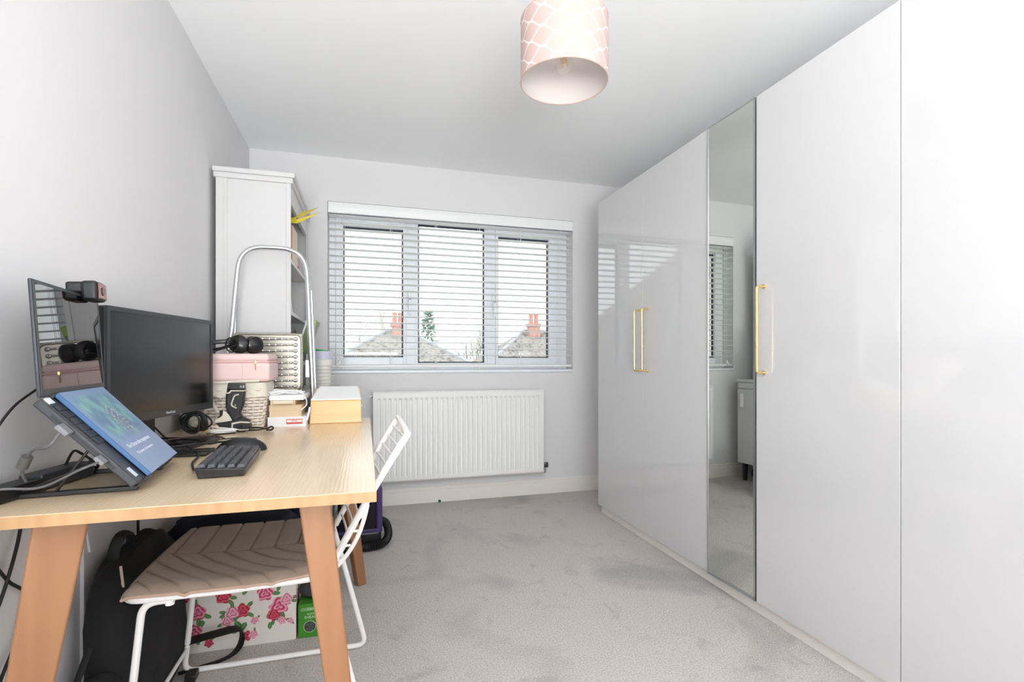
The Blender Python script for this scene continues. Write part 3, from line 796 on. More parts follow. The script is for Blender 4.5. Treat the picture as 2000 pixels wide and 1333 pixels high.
dmp = MB().ball((0, 0, 0), (0.0058, 0.0036, 0.0058), 10, 8)
dm0 = None
for k in range(9):
    z = 1.118 - k * 0.0283
    loc = Vector((-0.436, py - 0.0005, z)) - ld.location
    if k == 0: rib0.location = loc; rb = rib0
    else: rb = link('rib', rib0, po, loc)
    for j in range(9):
        l2 = Vector((-0.545 + j * 0.0272, py - 0.0045, z)) - ld.location
        if dm0 is None:
            dm0 = obj('dimple', dmp, 'alu_bright'); dm0.parent = po; dm0.location = l2
        else: link('dimple', dm0, po, l2)
for z in (0.30, 0.58):
    obj('step', MB().rbox(-0.640 + (z - 0.3) * 0.05, -0.240 - (z - 0.3) * 0.05, ly - 0.012, ly + 0.012, z - 0.10, z + 0.09, 0.006), 'tread_alu', ld)
for x in (-0.285, -0.626): obj('hinge', MB().rbox(x, x + 0.04, ly + 0.010, ly + 0.024, 0.93, 1.02, 0.004), 'alu', ld)

# ------------------------------------------------------------------ laptop on its folding stand
A = Vector((-0.448, 1.208, 0.766))                    # near front corner of the laptop's top face
wv = Vector((-0.124, 0.992, 0)).normalized(); dv = Vector((-0.157, -0.0196, 0.177)).normalized(); nv = wv.cross(dv)
LB = basis(A, wv, dv, nv)                             # x along the width, y from front to hinge, z out of the keyboard
LW, LD = 0.357, 0.236
mat('laptop_shell', (58, 60, 66), 0.4, metal=0.3)
mat('key_grey', (34, 35, 39), 0.45)
lap = thing('laptop', 'open dark grey laptop tilted on a black folding stand', 'laptop', tuple(A), world=True)
base = obj('base', MB().rbox(0, LW, 0, LD, -0.016, 0, 0.003, 2).x(LB), 'laptop_shell', lap)
for r_ in range(6):
    for c_ in range(3):
        obj('key', MB().rbox(0.018 + c_ * 0.0185, 0.0335 + c_ * 0.0185, 0.200 - r_ * 0.0185, 0.2155 - r_ * 0.0185, 0.0002, 0.0018, 0.0016).x(LB), 'key_grey', base)
obj('palm_label', MB().box(0.016, 0.034, 0.012, 0.036, 0.0002, 0.0006).x(LB), mat('label_silver', (205, 214, 222), 0.4), base, 'small silver sticker')
obj('hinge_note', MB().box(0.012, 0.034, 0.220, 0.234, 0.0002, 0.003).x(LB), mat('label_pale', (225, 228, 235), 0.5), base, 'pale sticky tab at the hinge')
obj('port_strip', MB().box(-0.0006, 0.001, 0.05, 0.20, -0.011, -0.006).x(LB), 'black_plastic', base)
sv = Vector((-0.062 * 0.992, -0.062 * 0.124, 0.998)).normalized()
Hn = A + dv * LD + nv * 0.003
SB = basis(Hn, wv, sv, wv.cross(sv))                  # x along the width, y up the lid, z towards the user
LH = 0.232
lid = obj('lid', MB().rbox(0, LW, 0, LH, -0.007, 0, 0.003, 2).x(SB), 'laptop_shell', lap)
obj('screen', MB().box(0.010, LW - 0.010, 0.016, LH - 0.008, 0.0, 0.0006).x(SB), 'screen_black', lid, 'glossy black screen')
obj('bezel', MB().box(0.003, 0.010, 0.003, LH - 0.003, 0, 0.0010).box(LW - 0.010, LW - 0.003, 0.003, LH - 0.003, 0, 0.0010).box(0.010, LW - 0.010, 0.003, 0.016, 0, 0.0010).box(0.010, LW - 0.010, LH - 0.008, LH - 0.003, 0, 0.0010).x(SB), 'dark_grey', lid)
for x in (0.05, LW - 0.09):
    obj('hinge', MB().cyl((x, 0.0, -0.002), (x + 0.04, 0.0, -0.002), 0.005, n=10).x(SB), 'dark_grey', lap)

wc = thing('webcam', 'black webcam clipped to the top of the laptop screen', 'webcam', tuple(SB @ Vector((0.30, LH, 0))), world=True)
cm = [(-0.018, 0.003), (0.018, 0.003), (0.022, 0.008), (0.022, 0.030), (0.017, 0.035), (-0.017, 0.035), (-0.022, 0.030), (-0.022, 0.008)]
wm = MB().rbox(0.236, 0.302, LH - 0.018, LH + 0.030, 0.0010, 0.034, 0.008, 3).rbox(0.240, 0.298, LH + 0.0012, LH + 0.028, -0.028, 0.020, 0.006, 3).x(SB)
wo = obj('body', wm, 'black_plastic', wc)
obj('lens_cover', MB().rbox(0.242, 0.296, LH - 0.012, LH + 0.024, 0.0342, 0.0360, 0.006, 3).x(SB), mat('copper_lens', (150, 100, 95), 0.25, metal=0.6), wo, 'copper-tinted end face')
obj('lens', MB().cyl((0.269, LH + 0.006, 0.0355), (0.269, LH + 0.006, 0.0375), 0.010, n=20).x(SB), 'screen_black', wo)
obj('clip', MB().rbox(0.245, 0.293, LH - 0.030, LH + 0.006, -0.0145, -0.0085, 0.002).x(SB), 'black_plastic', wc)

# booklet lying on the keyboard
bkl = thing('booklet', 'blue booklet with a turquoise reef picture lying on the laptop keyboard', 'booklet', tuple(LB @ Vector((0.19, 0.0, 0.003))), world=True)
bm0, bm1, bd0, bd1 = 0.058, 0.318, -0.002, 0.236
obj('page_block', MB().rbox(bm0, bm1, bd0, bd1, 0.0022, 0.0118, 0.001, 1).x(LB), mat('booklet_blue', (66, 106, 152), 0.45), bkl)
cv = obj('cover', MB().grid(lambda u, v: LB @ Vector((bm0 + (bm1 - bm0) * u, bd0 + (bd1 - bd0) * v, 0.0122)), 110, 100), mat('booklet_print', attr='print', rough=0.32), bkl, 'printed reef cover', smooth=0)
LBi = LB.inverted(); off_ = Vector(bkl.location)
def reef(co):
    p = LBi @ (co + off_); u = (p.x - bm0) / (bm1 - bm0); v = (p.y - bd0) / (bd1 - bd0)
    c = (122, 148, 184)
    k = max(0.0, min(1.0, (v - 0.36) / 0.12)) * max(0.0, min(1.0, (0.95 - v) / 0.08)) * max(0, min(1, (u - 0.04) / 0.08)) * max(0, min(1, (1.0 - u) / 0.15))
    a = noise.noise(Vector((u * 7, v * 7 + 2, 0.3))) + 0.5 * noise.noise(Vector((u * 16, v * 14, 1.3)))
    t = max(0, min(1, 0.5 + a * 1.1))
    reefc = (86 + 38 * t, 122 + 56 * t, 154 + 20 * t)
    c = tuple(c[i] * (1 - k) + reefc[i] * k for i in range(3))
    d_ = math.hypot((u - 0.56) * 2.0, (v - 0.60) * 1.6)
    w_ = noise.noise(Vector((u * 40, v * 40, 5)))
    if d_ < 0.28 and w_ > 0.22: c = (214, 205, 190) if w_ > 0.36 else (190, 130, 112)
    return tuple(max(0, min(255, x)) for x in c)
paint(cv, reef)
ink = mat('ink_white', (238, 240, 246), 0.5)
for (sx, sy, size, body) in ((0.150, 0.072, 0.0145, 'The Ocean after experience'), (0.140, 0.050, 0.0095, 'The power of connection')):
    t_ = text(body, size, 0.0001)
    wid = max(v.x for v in t_.v) - min(v.x for v in t_.v); k_ = (0.170 if size > 0.01 else 0.125) / wid
    obj('title_text' if size > 0.01 else 'subtitle_text', t_.x(LB @ Matrix.Translation((sx + 0.022, sy, 0.0125)) @ Matrix.Diagonal((k_, 1, 1, 1))), ink, bkl, smooth=0)

# folding stand
st = thing('laptop_stand', 'black folding metal laptop stand on the desk', 'laptop stand', (-0.56, 1.36, DZ), world=True)
def bar(p, q, w, h, name):
    p, q = Vector(p), Vector(q); d_ = (q - p); l = d_.length
    x_ = d_.normalized(); y_ = Vector((0, 0, 1)).cross(x_)
    if y_.length < 1e-3: y_ = Vector((0, 1, 0))
    M_ = basis(p, x_, y_, x_.cross(y_.normalized()))
    return obj(name, MB().rbox(0, l, -w / 2, w / 2, -h / 2, h / 2, 0.0018, 2).x(M_), 'black_plastic', st)
uw = LB
for yy in (0.055, 0.275):
    ft = LB @ Vector((yy, -0.004, -0.020))
    f0 = Vector((ft.x, ft.y, DZ + 0.005)); f1 = f0 + Vector((-0.225, -0.020, 0))
    bar(f0, f1, 0.018, 0.009, 'foot_rail')
    bar(f1 + Vector((0.01, 0, 0.001)), f1 + Vector((-0.016, -0.001, -0.001)), 0.026, 0.006, 'foot_pad')
    a0 = LB @ Vector((yy, 0.0, -0.0205)); a1 = LB @ Vector((yy, 0.205, -0.0205))
    bar(a0, a1, 0.020, 0.007, 'support_arm')
    bar(f0.lerp(f1, 0.62) + Vector((0, 0, 0.004)), LB @ Vector((yy, 0.115, -0.023)), 0.008, 0.005, 'strut')
    bar(f0.lerp(f1, 0.90) + Vector((0, 0, 0.004)), LB @ Vector((yy, 0.080, -0.023)), 0.007, 0.004, 'strut')
    obj('lip', MB().rbox(yy - 0.012, yy + 0.012, -0.0075, -0.003, -0.021, 0.006, 0.001).x(LB), 'black_plastic', st)
c0 = LB @ Vector((0.055, 0.10, -0.0205)); c1 = LB @ Vector((0.275, 0.10, -0.0205)); bar(c0, c1, 0.016, 0.005, 'cross_bar')

# ------------------------------------------------------------------ monitor
m0 = Vector((-0.664, 1.592, 0)); m1 = Vector((-0.553, 2.132, 0)); mw = (m1 - m0).length
mx = (m1 - m0).normalized(); mz = mx.cross(Vector((0, 0, 1)))
MBs = basis(Vector((m0.x, m0.y, 0.838)), mx, Vector((0, 0, 1)), mz)      # x along the width, y up, z out of the screen
MH = 0.326
mon = thing('monitor', 'black flat widescreen monitor on a stand beside the laptop', 'monitor', tuple(MBs @ Vector((mw / 2, DZ - 0.838, -0.06))), world=True)
hs = obj('housing', MB().rbox(0, mw, 0, MH, -0.030, -0.001, 0.004, 2).rbox(0.10, mw - 0.10, 0.05, MH - 0.05, -0.055, -0.028, 0.01, 2).x(MBs), 'black_plastic', mon)
bz = mat('bezel_grey', (44, 47, 52), 0.38)
obj('bezel', MB().box(0, 0.013, 0.0, MH, -0.002, 0.003).box(mw - 0.013, mw, 0.0, MH, -0.002, 0.003).box(0.013, mw - 0.013, MH - 0.013, MH, -0.002, 0.003).box(0.013, mw - 0.013, 0, 0.024, -0.002, 0.003).x(MBs), bz, hs)
obj('screen', MB().box(0.012, mw - 0.012, 0.023, MH - 0.012, -0.002, 0.0005).x(MBs), 'screen_matte', hs, 'dark matt screen')
lt = text('ViewSonic', 0.0125, 0.0002)
obj('maker_name', lt.x(MBs @ Matrix.Translation((mw / 2 + 0.01, 0.0115, 0.0032))), mat('logo_grey', (205, 207, 212), 0.4), hs, smooth=0)
for k in range(6):
    obj('button', MB().box(mw - 0.105 + k * 0.013, mw - 0.101 + k * 0.013, 0.009, 0.0105, 0.003, 0.0034).x(MBs), mat('button_grey', (120, 122, 126), 0.5), hs)
obj('neck', MB().rbox(mw / 2 - 0.028, mw / 2 + 0.028, DZ - 0.838 + 0.012, 0.16, -0.085, -0.054, 0.005).x(MBs), 'black_plastic', mon)
obj('foot_plate', MB().rbox(mw / 2 - 0.12, mw / 2 + 0.12, DZ - 0.838, DZ - 0.838 + 0.013, -0.115, 0.105, 0.006, 3).x(MBs), 'black_plastic', mon)

# ------------------------------------------------------------------ keyboard and mouse
kb = thing('keyboard', 'compact dark grey keyboard on the desk in front of the monitor', 'keyboard', (-0.336, 1.470, DZ), R(4.0))
KL, KW = 0.292, 0.108                                  # length along Y, width along X; space bar on the +X side
cs = MB().hexa([(-KW / 2 + 0.006, -KL / 2 + 0.006, 0.001), (KW / 2 - 0.006, -KL / 2 + 0.006, 0.001), (KW / 2 - 0.006, KL / 2 - 0.006, 0.001), (-KW / 2 + 0.006, KL / 2 - 0.006, 0.001),
                (-KW / 2, -KL / 2, 0.026), (KW / 2, -KL / 2, 0.020), (KW / 2, KL / 2, 0.020), (-KW / 2, KL / 2, 0.026)], 0.003, 2)
co = obj('case', cs, mat('keyboard_case', (40, 40, 43), 0.4), kb)
kcap = {}
rows = [[1] * 13 + [2], [1.5] + [1] * 12 + [1.5], [1.75] + [1] * 11 + [2.25], [2.25] + [1] * 10 + [2.75], [1.25, 1.25, 1.25, 6.25, 1.25, 1.25, 1.25, 1.25]]
U_ = (KL - 0.010) / 15
for ri, row in enumerate(rows):
    y = -KL / 2 + 0.005
    xr = -KW / 2 + 0.013 + ri * (KW - 0.026) / 4
    zr = 0.0258 - ri * 0.0013
    for w_ in row:
        L_ = w_ * U_
        if w_ not in kcap:
            g_ = 0.0013; a_ = L_ / 2 - g_; b_ = 0.0086
            k0 = MB().hexa([(-b_, -a_, 0), (b_, -a_, 0), (b_, a_, 0), (-b_, a_, 0), (-b_ + 0.0022, -a_ + 0.0024, 0.0088), (b_ - 0.0022, -a_ + 0.0024, 0.0088), (b_ - 0.0022, a_ - 0.0024, 0.0088), (-b_ + 0.0022, a_ - 0.0024, 0.0088)], 0.0009, 1)
            o = obj('key', k0, mat('keycap', (66, 68, 74), 0.5)); o.parent = co; kcap[w_] = o
        else: o = link('key', kcap[w_], co)
        o.location = (xr, y + L_ / 2, zr); o.rotation_euler = (0, R(-3), 0)
        y += L_
ms = thing('mouse', 'black rounded mouse behind the keyboard', 'mouse', (-0.362, 1.705, DZ), R(-82))
def mshape(v): return Vector((v.x * (1.0 - 0.10 * abs(v.y)), v.y, v.z if v.z > 0 else v.z * 0.03))
mo = obj('shell', MB().ball((0, 0, 0.002), (0.036, 0.070, 0.040), 28, 16, mshape), mat('mouse_black', (26, 27, 30), 0.3), ms)
obj('wheel', MB().cyl((-0.004, 0.034, 0.030), (0.004, 0.034, 0.030), 0.009, n=16), 'dark_grey', mo)

# ------------------------------------------------------------------ cables and power bricks on the desk
def cable(name, pts, label, r=0.0028, m='black_rubber', smooth=6, group=None, cat='cable'):
    b = Vector(pts[0])
    return single(name, MB().tube(pts, r, 7, smooth=smooth), m, label, cat, b, group)
rr = random.Random(3)
cable('monitor_cable', [(-0.66, 1.90, 0.80), (-0.62, 1.88, 0.765), (-0.56, 1.80, 0.757), (-0.50, 1.70, 0.757), (-0.455, 1.62, 0.747), (-0.44, 1.52, 0.745), (-0.415, 1.44, 0.744), (-0.396, 1.385, 0.752)], 'black keyboard lead curling across the desk to the keyboard')
cable('mouse_cable', [(-0.40, 1.748, 0.753), (-0.42, 1.80, 0.744), (-0.40, 1.90, 0.744), (-0.43, 1.97, 0.744), (-0.48, 1.95, 0.744), (-0.52, 1.84, 0.758), (-0.60, 1.80, 0.758), (-0.68, 1.78, 0.758)], 'thin dark mouse lead looping on the desk behind the keyboard', 0.0018)
for k in range(5):
    ph = k * 1.3
    pts = []
    for j in range(9):
        t = j / 8
        pts.append((-0.66 + 0.24 * t + 0.02 * math.sin(7 * t + ph), 1.66 + 0.055 * k + 0.05 * math.sin(5 * t + ph * 1.7), 0.7585 + 0.007 * (k % 3) + 0.003 * math.sin(9 * t + ph)))
    cable('desk_cable', pts, ['black lead lying across the monitor foot', 'dark lead crossing the monitor foot', 'thin reddish-black lead beside the monitor foot', 'black lead behind the mouse', 'black lead nearest the sweets bag'][k], 0.0026 + 0.0005 * (k % 2), 'black_rubber' if k != 2 else mat('brown_rubber', (58, 34, 32), 0.5), group='loose leads under the monitor')
coil = []
rc = random.Random(8)
for j in range(11):
    ca, cb, tl_ = rc.uniform(0.026, 0.046), rc.uniform(0.022, 0.040), rc.uniform(-0.5, 0.5)
    ox, oy = rc.uniform(-0.008, 0.008), -0.022 + 0.0042 * j
    for k in range(10):
        t = 2 * math.pi * k / 10
        x_, z_ = ca * math.cos(t), cb * math.sin(t)
        coil.append((-0.588 + ox + x_ * math.cos(tl_) - z_ * math.sin(tl_), 2.050 + oy + 0.0004 * k, 0.796 + x_ * math.sin(tl_) + z_ * math.cos(tl_)))
single('cable_coil', MB().tube(coil, 0.0035, 6, smooth=2), 'black_rubber', 'coil of black cable standing behind the monitor foot', 'cable', (-0.588, 2.055, DZ))
# flat black card case / charging pad by the foot plate
single('cable_box', MB().rbox(-0.535, -0.44, 1.640, 1.735, DZ, DZ + 0.010, 0.003), 'black_plastic', 'flat black box on the desk between booklet and keyboard', 'box', (-0.487, 1.687, DZ))

pb = thing('power_adapter', 'long black power adapter lying behind the laptop stand', 'power adapter', (-0.662, 1.36, DZ), world=True)
M_ = basis(Vector((-0.690, 1.215, DZ)), (0.19, 0.98, 0.0), (-0.98, 0.19, 0.0), (0, 0, 1))
obj('brick', MB().rbox(0.085, 0.235, -0.022, 0.026, 0.002, 0.036, 0.004).x(M_), 'dark_grey', pb)
obj('plug_strip', MB().rbox(-0.05, 0.088, -0.026, 0.024, 0.001, 0.029, 0.005).x(M_), 'black_plastic', pb)
obj('cable_loop', MB().tube([M_ @ Vector(q) for q in ((0.232, 0.0, 0.02), (0.262, -0.012, 0.018), (0.255, 0.022, 0.05), (0.215, 0.012, 0.062), (0.19, 0.01, 0.036))], 0.003, 7, smooth=5), 'black_rubber', pb)
lc = thing('laptop_charger_cable', 'grey laptop charging lead with a round ferrite bead', 'cable', (-0.60, 1.25, DZ + 0.04), world=True)
P0 = LB @ Vector((-0.004, 0.165, -0.008))
obj('plug', MB().rbox(-0.030, -0.0008, 0.150, 0.176, -0.013, -0.003, 0.003).x(LB), mat('plug_grey', (120, 122, 126), 0.5), lc)
obj('lead', MB().tube([P0 + Vector((0.003, -0.022, -0.004)), P0 + Vector((-0.012, -0.034, -0.03)), (-0.625, 1.205, 0.840), (-0.645, 1.215, 0.800), (-0.650, 1.235, 0.776)], 0.0032, 8, smooth=6), mat('cable_grey', (92, 92, 94), 0.5), lc)
obj('ferrite_bead', MB().cyl((-0.633, 1.2075, 0.829), (-0.644, 1.2125, 0.807), 0.0095, n=18), mat('ferrite', (84, 82, 80), 0.45), lc)
uc = thing('usb_cable', 'grey lead plugged into the near side of the laptop', 'cable', (-0.56, 1.2, DZ + 0.02), world=True)
P1 = LB @ Vector((-0.004, 0.078, -0.008))
obj('plug', MB().rbox(-0.028, -0.0008, 0.068, 0.088, -0.012, -0.004, 0.002).x(LB), 'plug_grey', uc)
obj('lead', MB().tube([P1 + Vector((0.003, -0.022, -0.002)), P1 + Vector((-0.02, -0.04, -0.012)), (-0.60, 1.185, 0.772), (-0.655, 1.178, 0.774), (-0.705, 1.150, 0.772)], 0.0024, 8, smooth=6), 'cable_grey', uc)
cable('wall_cable', [(-0.680, 1.33, 0.955), (-0.690, 1.270, 0.92), (-0.700, 1.228, 0.865), (-0.708, 1.215, 0.80), (-0.7185, 1.180, 0.745), (-0.7215, 1.16, 0.70)], 'black lead falling behind the laptop lid and off the back of the desk', 0.0025)
# leads hanging behind the desk
cable('hanging_cable', [(-0.7190, 1.215, 0.735), (-0.7185, 1.230, 0.66), (-0.716, 1.300, 0.56), (-0.716, 1.360, 0.50), (-0.716, 1.33, 0.42), (-0.716, 1.27, 0.34), (-0.716, 1.285, 0.24), (-0.716, 1.24, 0.12)], 'black lead hanging down the wall left of the desk leg', 0.0034)
cable('hanging_cable', [(-0.7185, 1.345, 0.735), (-0.7165, 1.345, 0.66), (-0.710, 1.300, 0.58), (-0.709, 1.245, 0.50), (-0.709, 1.17, 0.44), (-0.709, 1.05, 0.40)], 'black lead crossing the other one behind the near desk leg', 0.0034)
cable('hanging_cable', [(-0.7185, 1.93, 0.735), (-0.717, 1.935, 0.60), (-0.716, 1.93, 0.42), (-0.714, 1.94, 0.25)], 'straight black lead running down the wall behind the desk', 0.0042)

# ------------------------------------------------------------------ wicker basket with a cloth liner, pink case and headphones
mat('wicker', (228, 216, 204), 0.7, var=(60, 0.12), bump=(300, 0.3))
mat('liner_cloth', (226, 220, 206), 0.95, bump=(500, 0.4), var=(8, 0.05))
bs = thing('wicker_basket', 'white wicker basket with a cream cloth liner on the desk', 'basket', (-0.550, 2.345, DZ), world=True)
bx_, by_ = -0.550, 2.345
def rrect(hw, hd, r, n=8):
    out = []
    for (cx, cy, a0) in ((hw - r, -hd + r, -90), (hw - r, hd - r, 0), (-hw + r, hd - r, 90), (-hw + r, -hd + r, 180)):
        for k in range(n + 1):
            t = R(a0 + 90 * k / n); out.append(Vector((cx + r * math.cos(t), cy + r * math.sin(t), 0)))
    return out
def resample(P, m):
    L_ = [0]
    for i in range(len(P)): L_.append(L_[-1] + (P[(i + 1) % len(P)] - P[i]).length)
    out = []; j = 0
    for k in range(m):
        d_ = L_[-1] * k / m
        while L_[j + 1] < d_: j += 1
        t = (d_ - L_[j]) / max(1e-9, L_[j + 1] - L_[j]); out.append(P[j].lerp(P[(j + 1) % len(P)], t))
    return out
NST = 44; NROW = 13
stk_ = MB()
for i in range(NROW):
    t = i / (NROW - 1)
    ring = resample(rrect(0.143 + 0.016 * t, 0.098 + 0.012 * t, 0.035), NST * 4)
    pts = []
    n_ = len(ring)
    for k, p in enumerate(ring):
        d_ = (ring[(k + 1) % n_] - ring[k - 1]); nn = Vector((d_.y, -d_.x, 0)).normalized()
        pts.append(Vector((bx_, by_, DZ + 0.008 + 0.0125 * i)) + p + nn * 0.0042 * math.sin(math.pi * k / 4 * 1.0 + math.pi * i))
    obj('strand', MB().tube(pts, (0.0056, 0.0036), 6, closed=True, flat=(0, 0, 1)), 'wicker', bs)
r0 = resample(rrect(0.143, 0.098, 0.035), NST); r1 = resample(rrect(0.159, 0.110, 0.035), NST)
for p, q in zip(r0, r1): stk_.tube([Vector((bx_, by_, DZ + 0.002)) + p, Vector((bx_, by_, DZ + 0.166)) + q], 0.0028, 5)
obj('stakes', stk_, 'wicker', bs, kind='stuff')
obj('base', MB().box(bx_ - 0.135, bx_ + 0.135, by_ - 0.09, by_ + 0.09, DZ + 0.001, DZ + 0.008), 'wicker', bs)
N_ = 120
ringt = resample(rrect(0.163, 0.114, 0.038), N_)
vs = []; hsn = [0.128, 0.150, 0.168, 0.182, 0.187, 0.183, 0.150]
for j, hz in enumerate(hsn):
    for k, p in enumerate(ringt):
        d_ = p.normalized(); wob = 0.003 * noise.noise(Vector((k * 0.35, j * 0.8, 2)))
        inn = -0.014 if j == 6 else (-0.006 if j == 5 else 0.0)
        lowdip = 0.012 * noise.noise(Vector((k * 0.16, 7, 0))) if j == 0 else 0
        vs.append(Vector((bx_, by_, DZ + hz + lowdip)) + p + d_ * (wob + inn + (0.003 if j == 0 else 0)))
fs = [(j * N_ + k, j * N_ + (k + 1) % N_, (j + 1) * N_ + (k + 1) % N_, (j + 1) * N_ + k) for j in range(len(hsn) - 1) for k in range(N_)]
obj('liner', MB().add(vs, fs), 'liner_cloth', bs, 'cream cloth liner folded over the rim', smooth=60)
# cloth bow on the near side
bow = MB()
for (sx, tx_) in ((-1, 0.028), (1, 0.026)):
    bow.tube([(-0.580, by_ - 0.116, DZ + 0.128), (-0.580 + sx * 0.016, by_ - 0.124, DZ + 0.140), (-0.580 + sx * 0.034, by_ - 0.122, DZ + 0.128), (-0.580 + sx * 0.016, by_ - 0.120, DZ + 0.118), (-0.580, by_ - 0.116, DZ + 0.126)], (0.007, 0.0018), 6, smooth=4, flat=(0, 1, 0.3))
    bow.tube([(-0.580, by_ - 0.117, DZ + 0.126), (-0.580 + sx * 0.010, by_ - 0.121, DZ + 0.098), (-0.580 + sx * 0.024, by_ - 0.119, DZ + 0.070)], (0.006, 0.0016), 6, smooth=4, flat=(1, 0, 0))
obj('tie_bow', bow, 'liner_cloth', bs)

mat('pink_leather', (230, 202, 198), 0.55, bump=(260, 0.15), var=(5, 0.03))
pk = thing('vanity_case', 'pale pink zipped case on top of the wicker basket', 'case', (-0.535, 2.335, DZ + 0.190), world=True)
pz0, pz1 = DZ + 0.190, DZ + 0.303
px0_, px1_, py0_, py1_ = -0.700, -0.372, 2.226, 2.450
obj('body', MB().rbox(px0_, px1_, py0_, py1_, pz0, pz0 + 0.082, 0.016, 4), 'pink_leather', pk)
obj('lid', MB().rbox(px0_ + 0.001, px1_ - 0.003, py0_ + 0.002, py1_ - 0.002, pz0 + 0.080, pz1, 0.014, 4), 'pink_leather', pk)
zp = arcs([(-0.60, py0_ - 0.0005, pz0 + 0.081), (px1_, py0_ - 0.0005, pz0 + 0.081), (px1_, py1_, pz0 + 0.081)], 0.018, 5)
zo = obj('zip', MB().tube(zp, (0.0035, 0.0022), 6, flat=(0, 0, 1)), mat('zip_tape', (228, 188, 184), 0.7), pk)
obj('zip_pull', MB().rbox(-0.4265, -0.4185, py0_ - 0.006, py0_ - 0.0015, pz0 + 0.072, pz0 + 0.086, 0.0015).tube([(-0.4225, py0_ - 0.006, pz0 + 0.074), (-0.4215, py0_ - 0.006, pz0 + 0.046)], 0.0018, 6), 'brass', zo)
obj('seam', MB().tube([(-0.470, py0_ - 0.0004, pz0 + 0.010), (-0.470, py0_ - 0.0004, pz0 + 0.076)], 0.0012, 5), 'zip_tape', pk)
obj('strap', MB().tube([(-0.640, py0_ + 0.002, pz0 + 0.001), (-0.56, py0_ - 0.008, pz0 - 0.001), (-0.47, py0_ - 0.006, pz0 + 0.003), (-0.41, py0_ + 0.002, pz0 + 0.004)], (0.0045, 0.0025), 6, smooth=4, flat=(0, 0, 1)), 'liner_cloth', pk)

hp = thing('headphones', 'black headphones resting on the pink case', 'headphones', (-0.50, 2.30, pz1), world=True)
def cup(c, ax, r, name, m):
    ax = Vector(ax).normalized(); u = ax.orthogonal().normalized(); Mx = basis(c, u, ax.cross(u), ax)
    return obj(name, MB().lathe([(0.0, -0.018), (r * 0.7, -0.016), (r * 0.96, -0.008), (r, 0.0), (r * 0.94, 0.010), (r * 0.6, 0.019), (0.0, 0.022)], n=32, M=Mx), m, hp)
hb = mat('headphone_black', (20, 20, 22), 0.25)
c1_, c2_ = Vector((-0.497, 2.290, pz1 + 0.040)), Vector((-0.440, 2.305, pz1 + 0.037))
e1 = cup(c1_, (-0.10, -1.0, 0.12), 0.0385, 'ear_cup', hb); e2 = cup(c2_, (0.7, -0.7, 0.0), 0.036, 'ear_cup', hb)
for c_, ax in ((c1_, Vector((0.10, 1.0, -0.12))), (c2_, Vector((-0.7, 0.7, 0.0)))):
    ax.normalize(); u = ax.orthogonal().normalized()
    cc = c_ + ax * 0.014
    obj('ear_cushion', MB().tube([cc + (u * math.cos(t) + ax.cross(u) * math.sin(t)) * 0.026 for t in [2 * math.pi * k / 24 for k in range(24)]], 0.011, 10, closed=True), mat('cushion_black', (14, 14, 15), 0.7), hp)
bandp = [c2_ + Vector((-0.03, 0.020, 0.012)), Vector((-0.545, 2.320, pz1 + 0.052)), Vector((-0.620, 2.305, pz1 + 0.042)), Vector((-0.668, 2.285, pz1 + 0.030)), Vector((-0.660, 2.268, pz1 + 0.014)), Vector((-0.610, 2.262, pz1 + 0.013)), Vector((-0.555, 2.268, pz1 + 0.022)), c1_ + Vector((-0.028, -0.004, -0.004))]
obj('headband', MB().tube(bandp, (0.009, 0.005), 8, smooth=5, flat=(0, 0, 1)), hb, hp)
wr = []
for j in range(40):
    t = j / 39 * 5 * 2 * math.pi
    wr.append(Vector((-0.515 + 0.022 * math.cos(t), 2.270 - 0.012 + 0.010 * math.sin(t * 1.3), pz1 + 0.036 + 0.030 * math.sin(t))))
obj('wound_lead', MB().tube(wr, 0.0016, 5, smooth=2), 'black_rubber', hp)
obj('lead', MB().tube([wr[-1], (-0.56, 2.238, pz1 + 0.012), (-0.60, 2.222, pz1 - 0.010), (-0.64, 2.214, pz1 - 0.022)], 0.002, 6, smooth=5), 'black_rubber', hp)

# ------------------------------------------------------------------ cordless drill standing on its motor housing
dl = thing('cordless_drill', 'black and cream cordless drill standing handle-up in front of the basket', 'drill', (-0.485, 2.150, DZ), world=True)
def dp(pts): return [(-0.489 + (x - 460) * 0.000331, DZ + 0.0015 + (1226 - y) * 0.000331) for (x, y) in pts]
yc = 2.150
dk = mat('drill_black', (34, 34, 37), 0.55); dcr = mat('drill_cream', (214, 206, 188), 0.5)
obj('handle', MB().prism(dp([(412, 735), (596, 740), (594, 800), (585, 900), (562, 960), (548, 1005), (566, 1045), (520, 1100), (470, 1095), (420, 1000), (398, 930), (400, 800)]), yc - 0.017, yc + 0.017, 'Y', 0.007, 3), dk, dl)
obj('battery_cap', MB().prism(dp([(425, 655), (592, 662), (597, 738), (412, 733)]), yc - 0.016, yc + 0.016, 'Y', 0.004, 2), 'black_plastic', dl)
obj('battery_band', MB().prism(dp([(415, 765), (440, 760), (455, 738), (596, 742), (596, 752), (462, 750), (446, 774), (415, 778)]), yc - 0.0178, yc + 0.0178, 'Y'), dcr, dl)
obj('motor_housing', MB().prism(dp([(245, 1150), (300, 1112), (460, 1092), (560, 1050), (640, 1092), (662, 1150), (650, 1190), (600, 1222), (520, 1216), (470, 1205), (300, 1200), (250, 1180)]), yc - 0.022, yc + 0.022, 'Y', 0.009, 3), dk, dl)
obj('trim_line', MB().prism(dp([(468, 1110), (560, 1096), (640, 1104), (655, 1120), (560, 1112), (484, 1128), (480, 1168), (560, 1190), (648, 1188), (640, 1198), (556, 1202), (466, 1180)]), yc - 0.0232, yc + 0.0232, 'Y'), dcr, dl)
